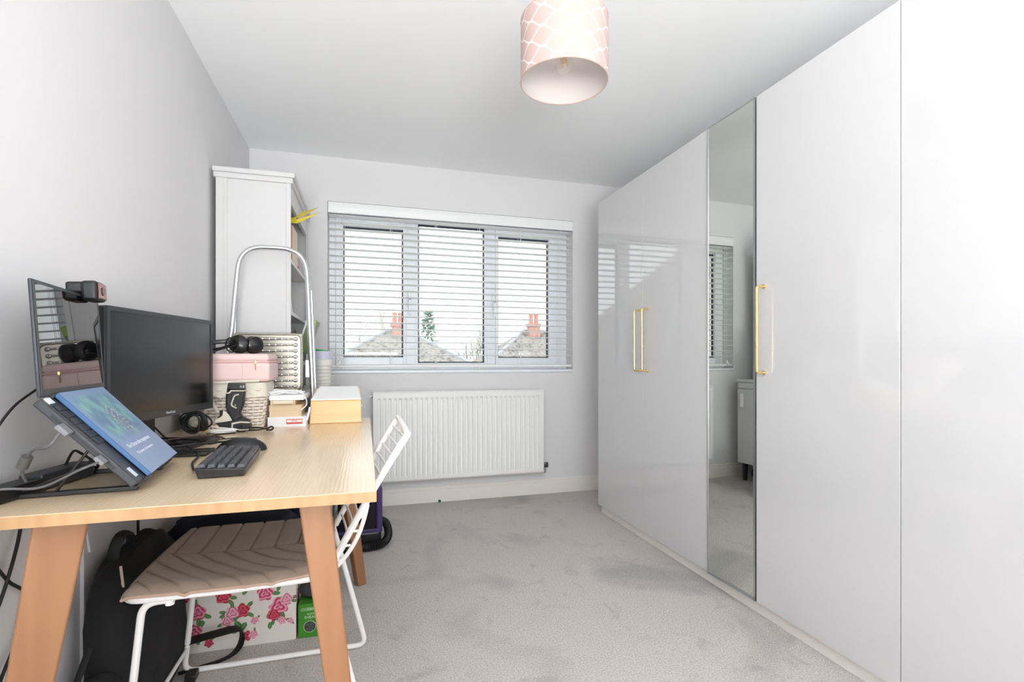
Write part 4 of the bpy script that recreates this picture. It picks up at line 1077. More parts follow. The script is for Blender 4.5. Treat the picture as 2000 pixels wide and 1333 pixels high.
obj('trigger_guard', MB().prism(dp([(372, 965), (492, 1060), (462, 1092), (365, 1106), (278, 1112), (292, 1070), (335, 1052), (362, 1030), (370, 990)]), yc - 0.014, yc + 0.014, 'Y', 0.003, 2), dcr, dl)
obj('trigger', MB().prism(dp([(336, 972), (368, 970), (372, 1010), (358, 1040), (314, 1056), (312, 1046), (336, 1030)]), yc - 0.009, yc + 0.009, 'Y', 0.002, 1), 'black_plastic', dl)
obj('chuck', MB().cyl((-0.489 + (262 - 460) * 0.000331, yc, DZ + 0.028), (-0.489 + (196 - 460) * 0.000331, yc, DZ + 0.033), 0.018, 0.011, n=20), mat('chuck_grey', (128, 128, 130), 0.35, metal=0.6), dl)
obj('grip_inlay', MB().tube([(p[0], yc - 0.0178, p[1]) for p in dp([(540, 788), (498, 800), (480, 840), (464, 900), (480, 925), (516, 945)])], 0.0026, 6, smooth=4), dcr, dl)
for (x, y) in ((508, 908), (572, 1152)):
    q = dp([(x, y)])[0]; obj('screw', MB().cyl((q[0], yc - 0.0245, q[1]), (q[0], yc - 0.015, q[1]), 0.0035, n=12), 'chrome', dl)
q = dp([(572, 700)])[0]
obj('voltage_mark', text('4.8', 0.014, 0.0002).x(Matrix.Translation((q[0], yc - 0.0163, q[1])) @ Matrix.Rotation(R(90), 4, 'X')), mat('mark_grey', (200, 200, 204), 0.5), dl, smooth=0)
wl = []
for j in range(46):
    t = j / 45 * 4 * 2 * math.pi
    wl.append((-0.512 + 0.044 * math.cos(t) + 0.006 * math.sin(t * 0.5), 2.108 + 0.010 * math.sin(t), DZ + 0.005 + 0.0040 * (j / 12.0) + 0.002 * math.sin(t * 0.7)))
wl += [(-0.545, 2.115, DZ + 0.028), (-0.555, 2.12, DZ + 0.040), (-0.548, 2.118, DZ + 0.022)]
single('charging_lead', MB().tube(wl, 0.0026, 6, smooth=3), 'white_plastic', 'bundled white lead in front of the drill', 'cable', (-0.512, 2.108, DZ))
bl_ = []
for j in range(60):
    t = j / 59 * 6 * 2 * math.pi
    bl_.append((-0.412 + 0.030 * math.cos(t), 2.150 + 0.004 * math.sin(t * 1.7), DZ + 0.0115 + 0.0055 * math.sin(t)))
single('black_lead', MB().tube(bl_, 0.0024, 6, smooth=2).tube([(-0.384, 2.150, DZ + 0.010), (-0.366, 2.150, DZ + 0.012), (-0.352, 2.150, DZ + 0.018), (-0.346, 2.150, DZ + 0.012), (-0.354, 2.150, DZ + 0.005), (-0.370, 2.150, DZ + 0.006)], 0.0035, 7, smooth=4), 'black_rubber', 'short black bundled lead beside the drill', 'cable', (-0.40, 2.150, DZ))

# bag of wrapped sweets
sw = thing('sweets_bag', 'clear bag of yellow and orange wrapped sweets beside the coiled cable', 'bag', (-0.578, 2.135, DZ), world=True)
film('clear_film', (228, 232, 222), 0.28)
def crumple(v):
    k = 1 + 0.16 * noise.noise(v * 3.1) + 0.08 * noise.noise(v * 8); return v * k
obj('film', MB().ball((-0.580, 2.120, DZ + 0.032), (0.046, 0.026, 0.030), 30, 20, crumple).ball((-0.612, 2.135, DZ + 0.060), (0.036, 0.016, 0.022), 20, 14, crumple), 'clear_film', sw, smooth=20)
for k in range(14):
    c_ = [(240, 190, 60), (222, 120, 60), (236, 214, 120), (190, 90, 60), (235, 160, 120)][k % 5]
    cen = (-0.592 + 0.014 * (k % 5), 2.108 + 0.012 * ((k // 5) % 2), DZ + 0.0165 + 0.012 * (k // 5))
    obj('sweet', MB().ball(cen, (0.0085, 0.006, 0.006), 10, 8, crumple), mat('sweet_%d' % (k % 5), c_, 0.25), sw)

# ------------------------------------------------------------------ stack of books and cables
mat('paper_cream', (226, 203, 172), 0.9, var=(3, 0.04), bump=(900, 0.4), stretch=(0.2, 0.2, 6))
mat('paper_white', (236, 234, 238), 0.9, bump=(900, 0.3), stretch=(0.2, 0.2, 6))
def book(name, x0, x1, y0, y1, z, h, cover, pages, label, rz=0.0, group='books stacked on the desk'):
    t = thing(name, label, 'book', ((x0 + x1) / 2, (y0 + y1) / 2, z), R(rz), group)
    a, b = (x1 - x0) / 2, (y1 - y0) / 2
    obj('page_block', MB().box(-a + 0.001, a - 0.004, -b + 0.0015, b - 0.002, 0.0016, h - 0.0016), pages, t)
    obj('cover', MB().box(-a, a, -b, b, 0, 0.0016).box(-a, a, -b, b, h - 0.0016, h).box(a - 0.003, a, -b, b, 0.0016, h - 0.0016), cover, t)
    return t
z = DZ
mat('cover_lilac', (212, 204, 222), 0.4); mat('cover_white', (240, 240, 243), 0.4); mat('cover_sand', (222, 196, 162), 0.6); mat('cover_grey', (150, 152, 160), 0.5); mat('cover_dark', (46, 48, 60), 0.5)
b1_ = book('book', -0.390, -0.240, 2.285, 2.500, z, 0.040, 'cover_white', 'paper_white', 'thick white book with a red spine label at the bottom of the stack'); z += 0.0402
lb_ = obj('spine_label', MB().box(-0.002, 0.060, -0.1088, -0.1077, 0.010, 0.030), mat('label_red', (206, 70, 66), 0.5), b1_, 'red and cream label')
obj('label_strip', MB().box(0.000, 0.058, -0.1091, -0.1087, 0.017, 0.027), mat('label_cream', (242, 226, 214), 0.5), lb_)
obj('label_text', text('SPUD', 0.009, 0.0001).x(Matrix.Translation((0.029, -0.1092, 0.022)) @ Matrix.Rotation(R(90), 4, 'X')), mat('ink_dark', (60, 46, 50), 0.6), lb_, smooth=0)
book('book', -0.386, -0.262, 2.290, 2.490, z, 0.026, 'cover_sand', 'paper_cream', 'paperback with cream page edges, second from the bottom of the stack', 1.0); z += 0.0262
book('book', -0.384, -0.258, 2.290, 2.490, z, 0.022, 'cover_sand', 'paper_cream', 'paperback with cream page edges in the middle of the stack', -1.0); z += 0.0222
book('book', -0.382, -0.285, 2.295, 2.470, z, 0.020, 'cover_sand', 'paper_cream', 'smaller paperback with cream page edges near the top of the stack', 0.5); z += 0.0202
tb = thing('card_box', 'flat white box on top of the book stack', 'box', (-0.318, 2.37, z), R(-2), None)
obj('tray', MB().rbox(-0.062, 0.070, -0.075, 0.075, 0, 0.016, 0.002), 'white_plastic', tb); obj('lid', MB().rbox(-0.064, 0.072, -0.077, 0.077, 0.013, 0.021, 0.002), 'cover_white', tb)
sb_ = thing('soap_box', 'small grey box at the left end of the book stack', 'box', (-0.372, 2.325, z), R(3), None)
obj('carton', MB().rbox(-0.016, 0.014, -0.024, 0.024, 0, 0.019, 0.0015), mat('card_grey', (214, 216, 216), 0.6), sb_); obj('flap', MB().box(-0.0155, 0.0135, -0.0246, -0.0238, 0.002, 0.017), 'cover_white', sb_)
nt_ = thing('notepad', 'small cream notepad poking out of the book stack', 'notepad', (-0.328, 2.280, z - 0.006), R(2), None)
obj('pages', MB().box(-0.036, 0.038, -0.012, 0.010, -0.006, 0.0055), mat('note_paper', (226, 214, 190), 0.8), nt_); obj('cover', MB().box(-0.037, 0.039, -0.0125, 0.010, 0.0055, 0.0062), 'label_cream', nt_)
wc_ = []
rr = random.Random(11)
for j in range(34):
    wc_.append((-0.325 + 0.060 * math.sin(j * 0.95) + rr.uniform(-0.015, 0.015), 2.345 + 0.045 * math.cos(j * 0.62), z + 0.0235 + 0.0035 * (j % 4) + 0.001 * j / 4))
wc_ += [(-0.265, 2.33, z + 0.030), (-0.246, 2.31, z + 0.010), (-0.240, 2.295, z - 0.020), (-0.262, 2.286, z - 0.042)]
single('white_cable', MB().tube(wc_, 0.0022, 6, smooth=5), 'white_plastic', 'tangled white cable on top of the book stack', 'cable', (-0.325, 2.345, z + 0.021))
pr = thing('peg_clip', 'small white clip leaning between the books and the wooden bread bin', 'clip', (-0.236, 2.30, DZ), 0, None)
obj('shaft', MB().cyl((0.0, -0.012, 0.030), (0.010, -0.006, 0.078), 0.0045, n=12), 'white_plastic', pr); obj('jaw', MB().rbox(-0.006, 0.004, -0.018, -0.006, 0.024, 0.034, 0.002), 'white_plastic', pr)
single('dark_box', MB().rbox(-0.335, -0.245, 2.475, 2.510, DZ + 0.041, DZ + 0.115, 0.003), 'cover_dark', 'dark slim box standing behind the books', 'box', (-0.29, 2.492, DZ + 0.041))

# ------------------------------------------------------------------ wooden bread bin
bb = thing('bread_bin', 'honey wood bread bin with a white sloping lid at the far corner of the desk', 'bread bin', (-0.125, 2.42, DZ), world=True)
wood('bin_wood', (224, 180, 120), (236, 198, 140), 0.35, 'X', 10, 8)
yf, yb_ = 2.338, 2.508
obj('body', MB().hexa([(-0.233, yf, DZ), (-0.016, yf, DZ), (-0.020, yb_, DZ), (-0.226, yb_, DZ), (-0.229, yf + 0.010, DZ + 0.100), (-0.019, yf + 0.010, DZ + 0.100), (-0.024, yb_, DZ + 0.146), (-0.222, yb_, DZ + 0.146)], 0.004, 3), 'bin_wood', bb)
obj('front_seam', MB().box(-0.2325, -0.0165, yf + 0.0028, yf + 0.0036, DZ + 0.0400, DZ + 0.0415), mat('seam_wood', (240, 205, 150), 0.4), bb)
obj('lid', MB().hexa([(-0.230, yf + 0.008, DZ + 0.1005), (-0.018, yf + 0.008, DZ + 0.1005), (-0.030, yb_ + 0.002, DZ + 0.1465), (-0.214, yb_ + 0.002, DZ + 0.1465), (-0.228, yf + 0.012, DZ + 0.107), (-0.020, yf + 0.012, DZ + 0.107), (-0.036, yb_ + 0.001, DZ + 0.155), (-0.204, yb_ + 0.001, DZ + 0.155)], 0.0025, 3), 'white_plastic', bb, 'white sloping lid')
obj('hinge_pin', MB().cyl((-0.019, yf + 0.045, DZ + 0.070), (-0.013, yf + 0.045, DZ + 0.070), 0.004, n=10), 'alu', bb)

# ------------------------------------------------------------------ tubs and shelf contents
mat('lilac_plastic', (196, 194, 214), 0.4); mat('tub_white', (232, 228, 222), 0.45)
ct = 0.8545
tcx, tcy = -0.230, 2.985
for k in range(8):
    zz = ct + 0.0005 + k * 0.0195
    r_ = 0.058
    pr_ = [(r_ * 0.80, 0.0), (r_ * 0.84, 0.012), (r_ * 0.93, 0.015), (r_, 0.0155), (r_, 0.0190), (r_ * 0.92, 0.0192), (r_ * 0.80, 0.010), (0.0, 0.004)] if k < 7 else [(r_ * 0.86, 0.0), (r_ * 0.9, 0.012), (r_ * 0.95, 0.024), (r_, 0.0245), (r_, 0.029), (0.0, 0.029)]
    single('food_tub', MB().lathe(pr_, (tcx, tcy, zz), 40), 'tub_white', ['lowest white tub of the stack on the cabinet', 'second white tub from the bottom of the stack', 'third white tub from the bottom of the stack', 'middle white tub of the stack', 'third white tub from the top of the stack', 'second white tub from the top of the stack', 'white tub just under the tallest tub of the stack'][k] if k < 7 else 'tallest white tub at the top of the stack, under the lilac bowl', 'tub', (tcx, tcy, zz), 'stack of white tubs')
zz = ct + 0.0005 + 7 * 0.0195 + 0.0295
lt_ = thing('plastic_bowl', 'lilac plastic bowl upside down on the stack of white tubs', 'bowl', (tcx, tcy, zz))
obj('bowl', MB().lathe([(0.057, 0.0), (0.056, 0.012), (0.053, 0.036), (0.048, 0.046), (0.0, 0.047)], n=40), 'lilac_plastic', lt_); obj('rim', MB().lathe([(0.054, 0.0), (0.0595, 0.0), (0.0595, 0.003), (0.056, 0.004)], n=40), 'lilac_plastic', lt_)

grp = None
gx = BX1
# middle bay
bx_t = thing('black_box', 'black box in the lower bay of the bookcase', 'box', (-0.50, 2.95, ct + 0.16))
obj('carton', MB().rbox(-0.10, 0.125, -0.15, 0.11, 0, 0.175, 0.003), mat('carton_black', (34, 30, 32), 0.35), bx_t); obj('lid_edge', MB().rbox(-0.101, 0.126, -0.151, 0.111, 0.150, 0.176, 0.003), 'carton_black', bx_t)
gb = thing('game_box', 'green illustrated board game box leaning on the bookcase shelf', 'box', (-0.30, 3.22, ct + 0.0), R(0))
Mg = Matrix.Translation((0, 0, 0.19)) @ Matrix.Rotation(R(17), 4, 'Y')
obj('tray', MB().rbox(-0.085, -0.040, -0.11, 0.11, 0.0, 0.20, 0.002).x(Mg), 'white_plastic', gb)
go = obj('lid', MB().rbox(-0.075, -0.030, -0.112, 0.112, -0.002, 0.202, 0.002).x(Mg), mat('game_green', (104, 128, 62), 0.35, var=(14, 0.45)), gb, 'green printed lid')
obj('lid_stripe', MB().box(-0.0755, -0.0295, -0.1126, -0.1118, 0.155, 0.200).x(Mg), mat('stripe_yellowgreen', (170, 190, 60), 0.4), go)
bk2 = book('book', -0.60, -0.335, 2.93, 3.12, ct + 0.135, 0.022, 'cover_white', 'paper_white', 'white hardback lying under the black box on the bookcase', 0, 'items in the lower bay of the bookcase')
tl = thing('craft_tub', 'pale blue clear tub beneath the white hardback', 'tub', (-0.47, 3.02, ct))
obj('tub', MB().hexa([(-0.11, -0.08, 0.03), (0.11, -0.08, 0.03), (0.11, 0.08, 0.03), (-0.11, 0.08, 0.03), (-0.125, -0.09, 0.122), (0.125, -0.09, 0.122), (0.125, 0.09, 0.122), (-0.125, 0.09, 0.122)], 0.006, 2), mat('tub_teal', (150, 196, 206), 0.3), tl)
obj('lid', MB().rbox(-0.13, 0.13, -0.095, 0.095, 0.120, 0.134, 0.003), 'white_plastic', tl)
obj('base', MB().rbox(-0.13, 0.13, -0.10, 0.10, 0.0, 0.030, 0.003), mat('tray_dark', (30, 30, 34), 0.5), tl)
gp = thing('green_tub', 'dark tub with a bright green rim behind the lilac bowl', 'tub', (-0.252, 3.15, ct))
obj('tub', MB().lathe([(0.034, 0.0), (0.042, 0.08), (0.050, 0.17), (0.052, 0.212), (0.048, 0.214), (0.038, 0.08), (0.0, 0.01)], n=40), mat('bowl_black', (28, 28, 32), 0.4), gp, 'dark bowl body'); obj('rim', MB().tube([(0.051 * math.cos(t), 0.051 * math.sin(t), 0.216 - 0.006 * math.cos(t)) for t in [2 * math.pi * k / 40 for k in range(40)]], 0.0085, 8, closed=True), mat('lime_green', (40, 176, 84), 0.35), gp, 'bright green rim')
# upper bay: ornaments on the shelf at 1.268
sz2 = 1.2682
for k, (yy, hh_, c_, lab) in enumerate(((2.93, 0.115, (236, 234, 232), 'white folded paper star on the middle shelf of the bookcase'), (3.03, 0.10, (238, 226, 220), 'white oval ornament with a pink print on the middle shelf'))):
    o_ = thing('ornament', lab, 'ornament', (-0.405, yy, sz2))
    if k == 0:
        pm_ = MB()
        for j in range(6):
            a = j * math.pi / 3
            pm_.add([(0, 0, 0.03), (0.03 * math.cos(a), 0.03 * math.sin(a), 0.001), (0.02 * math.cos(a + 0.5), 0.02 * math.sin(a + 0.5), 0.09 + 0.02 * math.sin(j * 2)), (0.006 * math.cos(a + 0.8), 0.006 * math.sin(a + 0.8), hh_)], [(0, 1, 2), (0, 2, 3), (1, 2, 3), (0, 3, 1)])
        obj('folded_paper', pm_, mat('paper_plain', c_, 0.8), o_, smooth=0); obj('clip', MB().rbox(-0.006, 0.006, -0.006, 0.006, 0.0, 0.02, 0.001), 'black_plastic', o_)
    else:
        obj('plaque', MB().ball((0, 0, 0.062), (0.010, 0.050, 0.058), 24, 16), 'white_plastic', o_); obj('print', MB().ball((0.0085, -0.006, 0.058), (0.0035, 0.018, 0.030), 16, 10), mat('print_pink', (222, 176, 170), 0.5), o_); obj('stand', MB().rbox(-0.016, 0.012, -0.025, 0.025, 0, 0.012, 0.003), 'white_plastic', o_)
fr_ = thing('picture_card', 'small pinkish card leaning on the middle shelf of the bookcase', 'card', (-0.42, 3.20, sz2), R(8))
Mc = Matrix.Rotation(R(-14), 4, 'Y')
obj('card', MB().box(0, 0.004, -0.05, 0.05, 0.002, 0.11).x(Mc), mat('card_pink', (226, 206, 198), 0.6), fr_); obj('picture', MB().box(0.004, 0.0046, -0.036, 0.036, 0.02, 0.095).x(Mc), mat('card_rose', (206, 168, 158), 0.6), fr_)
# top bay
sz3 = 1.5352
cb = thing('cardboard_box', 'brown cardboard box on the top shelf of the bookcase', 'box', (-0.432, 3.00, sz3))
obj('carton', MB().box(-0.13, 0.058, -0.10, 0.10, 0, 0.20), mat('cardboard', (198, 152, 116), 0.85, var=(9, 0.06)), cb); obj('flap', MB().box(0.0582, 0.0600, -0.10, 0.10, 0.004, 0.200), mat('cardboard_edge', (232, 214, 196), 0.8), cb, 'pale cut edge'); obj('shelf_paper', MB().box(-0.12, 0.040, -0.105, 0.04, 0.2002, 0.216), 'cover_lilac', cb, 'folded pale sheet on top')
yo_ = thing('origami_crane', 'yellow folded paper crane on top of the cardboard box', 'ornament', (-0.385, 2.95, sz3 + 0.2165)); yo_.scale = (1.15, 1.25, 1.25)
def petal(a, b, c, d_): 
    a, b, c, d_ = map(Vector, (a, b, c, d_)); t = Vector((0.0, 0.0012, 0.0008))
    return MB().add([a, b, c, d_, a + t, b + t, c + t, d_ + t], [(0, 1, 2), (0, 2, 3), (4, 6, 5), (4, 7, 6), (0, 4, 5, 1), (1, 5, 6, 2), (2, 6, 7, 3), (3, 7, 4, 0)])
ypp = mat('yellow_paper', (226, 206, 62), 0.6); yd = mat('olive_paper', (190, 170, 58), 0.6)
obj('wing', petal((0.0, 0, 0.015), (0.05, -0.01, 0.030), (0.135, -0.02, 0.058), (0.03, 0.0, 0.008)), ypp, yo_, smooth=0)
obj('wing', petal((0.0, 0.01, 0.025), (0.04, 0.02, 0.060), (0.120, 0.03, 0.092), (0.05, 0.02, 0.045)), yd, yo_, smooth=0)
obj('neck', petal((-0.02, -0.03, 0.0), (-0.035, -0.04, 0.055), (-0.01, -0.04, 0.075), (0.005, -0.03, 0.01)), ypp, yo_, smooth=0)
obj('tail', petal((-0.03, 0.03, 0.0), (-0.07, 0.05, 0.05), (-0.04, 0.04, 0.065), (-0.01, 0.03, 0.012)), ypp, yo_, smooth=0)
obj('body', petal((-0.04, -0.03, 0.0), (0.03, -0.02, 0.0), (0.02, 0.0, 0.032), (-0.03, 0.0, 0.030)), ypp, yo_, smooth=0)
gt = thing('soft_toy', 'small grey and pink soft toy at the far end of the top shelf', 'toy', (-0.425, 3.19, sz3))
def fuzz(v): return v * (1 + 0.10 * noise.noise(v * 6))
obj('body', MB().ball((0, 0, 0.045), (0.045, 0.05, 0.046), 24, 16, fuzz), mat('toy_white', (228, 220, 220), 0.9), gt); obj('head', MB().ball((0.005, 0.0, 0.125), (0.036, 0.040, 0.046), 24, 16, fuzz), mat('toy_grey', (150, 150, 152), 0.95), gt); obj('scarf', MB().ball((0.028, 0.02, 0.030), (0.02, 0.026, 0.018), 16, 10, fuzz), mat('toy_pink', (206, 110, 124), 0.8), gt)

# ------------------------------------------------------------------ things under the desk
mat('canvas_black', (17, 18, 20), 0.85, bump=(420, 0.4), var=(6, 0.25))
mat('strap_black', (12, 12, 13), 0.7)
bp = thing('backpack', 'black fabric backpack slumped on the floor under the desk', 'backpack', (-0.570, 1.70, 0), world=True)
def sack(sx, sy, sz_, p=2.6, amp=0.06, seed=0.0):
    def f(v):
        def s_(c): return math.copysign(abs(c) ** (2 / p), c)
        q = Vector((s_(v.x), s_(v.y), s_(v.z)))
        return q * (1 + amp * noise.noise(v * 2.2 + Vector((seed, 0, 0))) + amp * 0.5 * noise.noise(v * 5.5 + Vector((seed, 3, 0))))
    return f
body_m = MB().ball((0, 0, 0), (0.068, 0.235, 0.245), 44, 30, sack(1, 1, 1, 2.9, 0.05, 1.0))
Mb = Matrix.Translation((-0.636, 1.730, 0.245)) @ Matrix.Rotation(R(-3), 4, 'Y')
def onfloor(mb, lo=0.001):
    d_ = lo - min(v.z for v in mb.v); return mb.x(Matrix.Translation((0, 0, d_)))
bbod = obj('body', onfloor(body_m.x(Mb)), 'canvas_black', bp, smooth=60)
obj('front_pocket', MB().ball((0, 0, 0), (0.030, 0.165, 0.135), 36, 24, sack(1, 1, 1, 3.0, 0.06, 4.0)).x(Matrix.Translation((-0.592, 1.770, 0.165)) @ Matrix.Rotation(R(-4), 4, 'Y')), 'canvas_black', bp, smooth=60)
obj('side_pocket', MB().ball((0, 0, 0), (0.052, 0.030, 0.095), 24, 18, sack(1, 1, 1, 2.8, 0.07, 8.0)).x(Matrix.Translation((-0.635, 1.492, 0.14))), 'canvas_black', bp, smooth=60)
obj('carry_loop', MB().tube([(-0.660, 1.625, 0.440), (-0.655, 1.615, 0.500), (-0.645, 1.630, 0.535), (-0.640, 1.670, 0.530), (-0.645, 1.690, 0.490), (-0.650, 1.690, 0.455)], (0.014, 0.004), 8, smooth=5, flat=(1, 0, 0)), 'strap_black', bp)
obj('carry_loop', MB().tube([(-0.650, 1.75, 0.450), (-0.645, 1.77, 0.490), (-0.640, 1.81, 0.492), (-0.635, 1.85, 0.450), (-0.640, 1.85, 0.41)], (0.016, 0.005), 8, smooth=5, flat=(1, 0, 0)), 'strap_black', bp)
zt_ = obj('zip', MB().tube([(-0.568, 1.60, 0.33), (-0.566, 1.68, 0.385), (-0.566, 1.78, 0.395), (-0.568, 1.88, 0.35)], (0.005, 0.002), 6, smooth=6), 'strap_black', bp)
obj('zip_pull', MB().tube([(-0.618, 1.560, 0.475), (-0.612, 1.555, 0.44), (-0.608, 1.552, 0.405)], 0.0034, 6), mat('pull_bone', (196, 180, 160), 0.5), bp, 'pale zip pull')
obj('shoulder_strap', MB().tube([(-0.585, 1.86, 0.10), (-0.48, 1.90, 0.100), (-0.425, 1.945, 0.085), (-0.415, 1.96, 0.050), (-0.425, 1.945, 0.016), (-0.46, 1.905, 0.008), (-0.575, 1.85, 0.012)], (0.020, 0.004), 8, smooth=6, flat=(0, 1, 0.2)), 'strap_black', bp)
obj('webbing', MB().tube([(-0.660, 1.500, 0.30), (-0.675, 1.450, 0.20), (-0.670, 1.44, 0.13), (-0.655, 1.475, 0.11), (-0.64, 1.50, 0.13)], (0.008, 0.002), 6, smooth=6, flat=(1, 0, 0)), 'strap_black', bp)
obj('webbing', MB().tube([(-0.630, 1.475, 0.16), (-0.620, 1.445, 0.06), (-0.61, 1.43, 0.004)], (0.009, 0.002), 6, smooth=6, flat=(1, 0, 0)), 'strap_black', bp)
obj('buckle', MB().rbox(-0.545, -0.515, 1.800, 1.845, 0.001, 0.026, 0.004), 'black_plastic', bp)

# floral storage box
FX0, FX1, FY0, FY1, FZ = -0.640, -0.243, 1.985, 2.265, 0.255
fb = thing('storage_box', 'white storage box printed with red roses under the desk', 'box', ((FX0 + FX1) / 2, (FY0 + FY1) / 2, 0), world=True)
mat('floral_print', attr='print', rough=0.6)
roses = [(-0.300, 0.128, 0.030, 0), (-0.318, 0.098, 0.020, 1), (-0.275, 0.150, 0.020, 2), (-0.420, 0.128, 0.024, 1), (-0.452, 0.124, 0.022, 2), (-0.468, 0.096, 0.018, 2), (-0.405, 0.036, 0.017, 1), (-0.384, 0.038, 0.014, 2), (-0.560, 0.140, 0.026, 0), (-0.570, 0.072, 0.026, 0), (-0.490, 0.060, 0.013, 2), (-0.380, 0.088, 0.013, 2), (-0.290, 0.076, 0.014, 2), (-0.262, 0.070, 0.010, 2), (-0.345, 0.180, 0.026, 0), (-0.480, 0.185, 0.024, 1), (-0.395, 0.225, 0.026, 0), (-0.290, 0.220, 0.022, 2), (-0.60, 0.205, 0.026, 1), (-0.54, 0.235, 0.018, 2), (-0.525, 0.028, 0.014, 1), (-0.615, 0.035, 0.020, 1)]
leaves = []
rl = random.Random(5)
for (x, z_, r_, k) in roses:
    for j in range(3 if r_ > 0.018 else 1):
        a = rl.uniform(0, 6.28); leaves.append((x + math.cos(a) * r_ * 1.35, z_ + math.sin(a) * r_ * 1.25, r_ * 0.55, r_ * 0.28, a))
leaves += [(-0.432, 0.078, 0.018, 0.010, 2.2), (-0.418, 0.070, 0.018, 0.010, 0.9), (-0.440, 0.062, 0.016, 0.009, 3.8), (-0.330, 0.062, 0.013, 0.007, 1.5)]
PAL = [((196, 36, 84), (238, 176, 196)), ((166, 16, 48), (222, 96, 120)), ((206, 90, 130), (246, 206, 214))]
def floral(x, z_):
    c = (232, 224, 216)
    for (lx, lz, a, b, t) in leaves:
        dx, dz = x - lx, z_ - lz; u = dx * math.cos(t) + dz * math.sin(t); v = -dx * math.sin(t) + dz * math.cos(t)
        e = (u / a) ** 2 + (v / b) ** 2
        if e < 1: c = (74, 124, 66) if abs(v) > b * 0.14 else (126, 170, 104)
    for (rx, rz, r_, k) in roses:
        dx, dz = x - rx, z_ - rz; d_ = math.hypot(dx, dz); t = math.atan2(dz, dx)
        rad_ = r_ * (1 + 0.13 * math.sin(5 * t + rx * 90))
        if d_ < rad_:
            s_ = 0.5 + 0.5 * math.sin(d_ / r_ * 12 + 1.0 * t + 2 * math.sin(3 * t))
            a, b = PAL[k]; c = tuple(a[i] * (1 - s_) + b[i] * s_ for i in range(3))
    return c
pnl = obj('front_panel', MB().grid(lambda u, v: Vector((FX0 + (FX1 - FX0) * u, FY0, FZ * v)), 230, 150), 'floral_print', fb, smooth=0)
lo2 = Vector(fb.location); paint(pnl, lambda co: floral(co.x + lo2.x, co.z))
pnr = obj('end_panel', MB().grid(lambda u, v: Vector((FX1, FY0 + (FY1 - FY0) * u, FZ * v)), 140, 120), 'floral_print', fb, smooth=0)
paint(pnr, lambda co: floral(-0.243 - (co.y + lo2.y - FY0), co.z))
obj('carcass', MB().box(FX0, FX1 - 0.0006, FY0 + 0.0006, FY1, 0.0005, FZ - 0.0005), mat('box_card', (226, 220, 212), 0.7), fb)
obj('lid', MB().rbox(FX0 - 0.004, FX1 + 0.004, FY0 - 0.004, FY1 + 0.004, FZ - 0.01, FZ + 0.045, 0.003), 'box_card', fb)

gbx = thing('shears_box', 'green cardboard box lettered SHEARS beside the floral box', 'box', (-0.185, 2.035, 0), world=True)
gx0, gx1, gy0, gy1, gz = -0.236, -0.130, 1.983, 2.090, 0.124
obj('carton', MB().rbox(gx0, gx1, gy0, gy1, 0.0005, gz, 0.001, 1), mat('carton_green', (64, 140, 40), 0.45), gbx)
def ontofront(mb, x, z_): return mb.x(Matrix.Translation((x, gy0 - 0.0003, z_)) @ Matrix.Rotation(R(90), 4, 'X'))
ptx = mat('carton_text', (212, 228, 200), 0.5)
obj('badge', ontofront(MB().prism([(-0.041, -0.006), (0.041, -0.006), (0.045, 0), (0.041, 0.006), (-0.041, 0.006), (-0.045, 0)], 0, 0.0003, 'Z'), -0.183, gz - 0.020), mat('badge_green', (120, 172, 104), 0.5), gbx)
obj('badge_text', ontofront(text('DRAPER', 0.012, 0.0001), -0.183, gz - 0.0205).x(Matrix.Translation((0, -0.0005, 0))), ptx, gbx, smooth=0)
obj('carton_text', ontofront(text('GARDEN', 0.008, 0.0001), -0.190, gz - 0.038), ptx, gbx, smooth=0)
obj('carton_text', ontofront(text('SHEARS', 0.0145, 0.0001), -0.190, gz - 0.050), ptx, gbx, smooth=0)
obj('picture_ring', ontofront(MB().cyl((0, 0, 0), (0, 0, 0.0002), 0.0215, n=32), -0.196, 0.040), ptx, gbx)
obj('picture', ontofront(MB().cyl((0, 0, 0.0002), (0, 0, 0.0004), 0.0200, n=32), -0.196, 0.040), mat('picture_dark', (74, 78, 74), 0.5, var=(160, 0.9)), gbx)
single('dark_pouch', MB().ball((-0.185, 2.06, gz + 0.030), (0.055, 0.05, 0.029), 20, 12, sack(1, 1, 1, 2.6, 0.05, 3)), mat('pouch_grey', (64, 64, 68), 0.8), 'small dark grey pouch on top of the green box', 'pouch', (-0.185, 2.06, gz))

# clothes and bags piled at the far end
nav = mat('navy_cloth', (20, 24, 38), 0.9, bump=(260, 0.3), var=(5, 0.3)); blk = mat('black_cloth', (16, 16, 19), 0.9, bump=(260, 0.3))
def heap(name, c, r, seed, m, label, amp=0.10, cat='clothing', lo=0.001, rot=0):
    mb = MB().ball((0, 0, 0), r, 48, 32, sack(1, 1, 1, 2.4, amp, seed)).x(Matrix.Translation(c) @ Matrix.Rotation(R(rot), 4, 'Z'))
    d_ = lo - min(v.z for v in mb.v); mb.x(Matrix.Translation((0, 0, d_)))
    return single(name, mb, m, label, cat, (c[0], c[1], lo), smooth=60)
heap('holdall', (-0.460, 2.395, 0.2), (0.112, 0.118, 0.222), 2.0, blk, 'black holdall under the far end of the desk', cat='bag')
heap('jacket', (-0.470, 2.135, 0.4), (0.215, 0.130, 0.078), 5.0, nav, 'dark navy jacket heaped on top of the floral box', 0.12, lo=FZ + 0.046)
heap('jeans', (-0.255, 2.42, 0.2), (0.085, 0.085, 0.21), 9.0, mat('denim_dark', (30, 40, 66), 0.9, bump=(300, 0.3), var=(10, 0.25)), 'dark denim heap behind the floral box', 0.10)
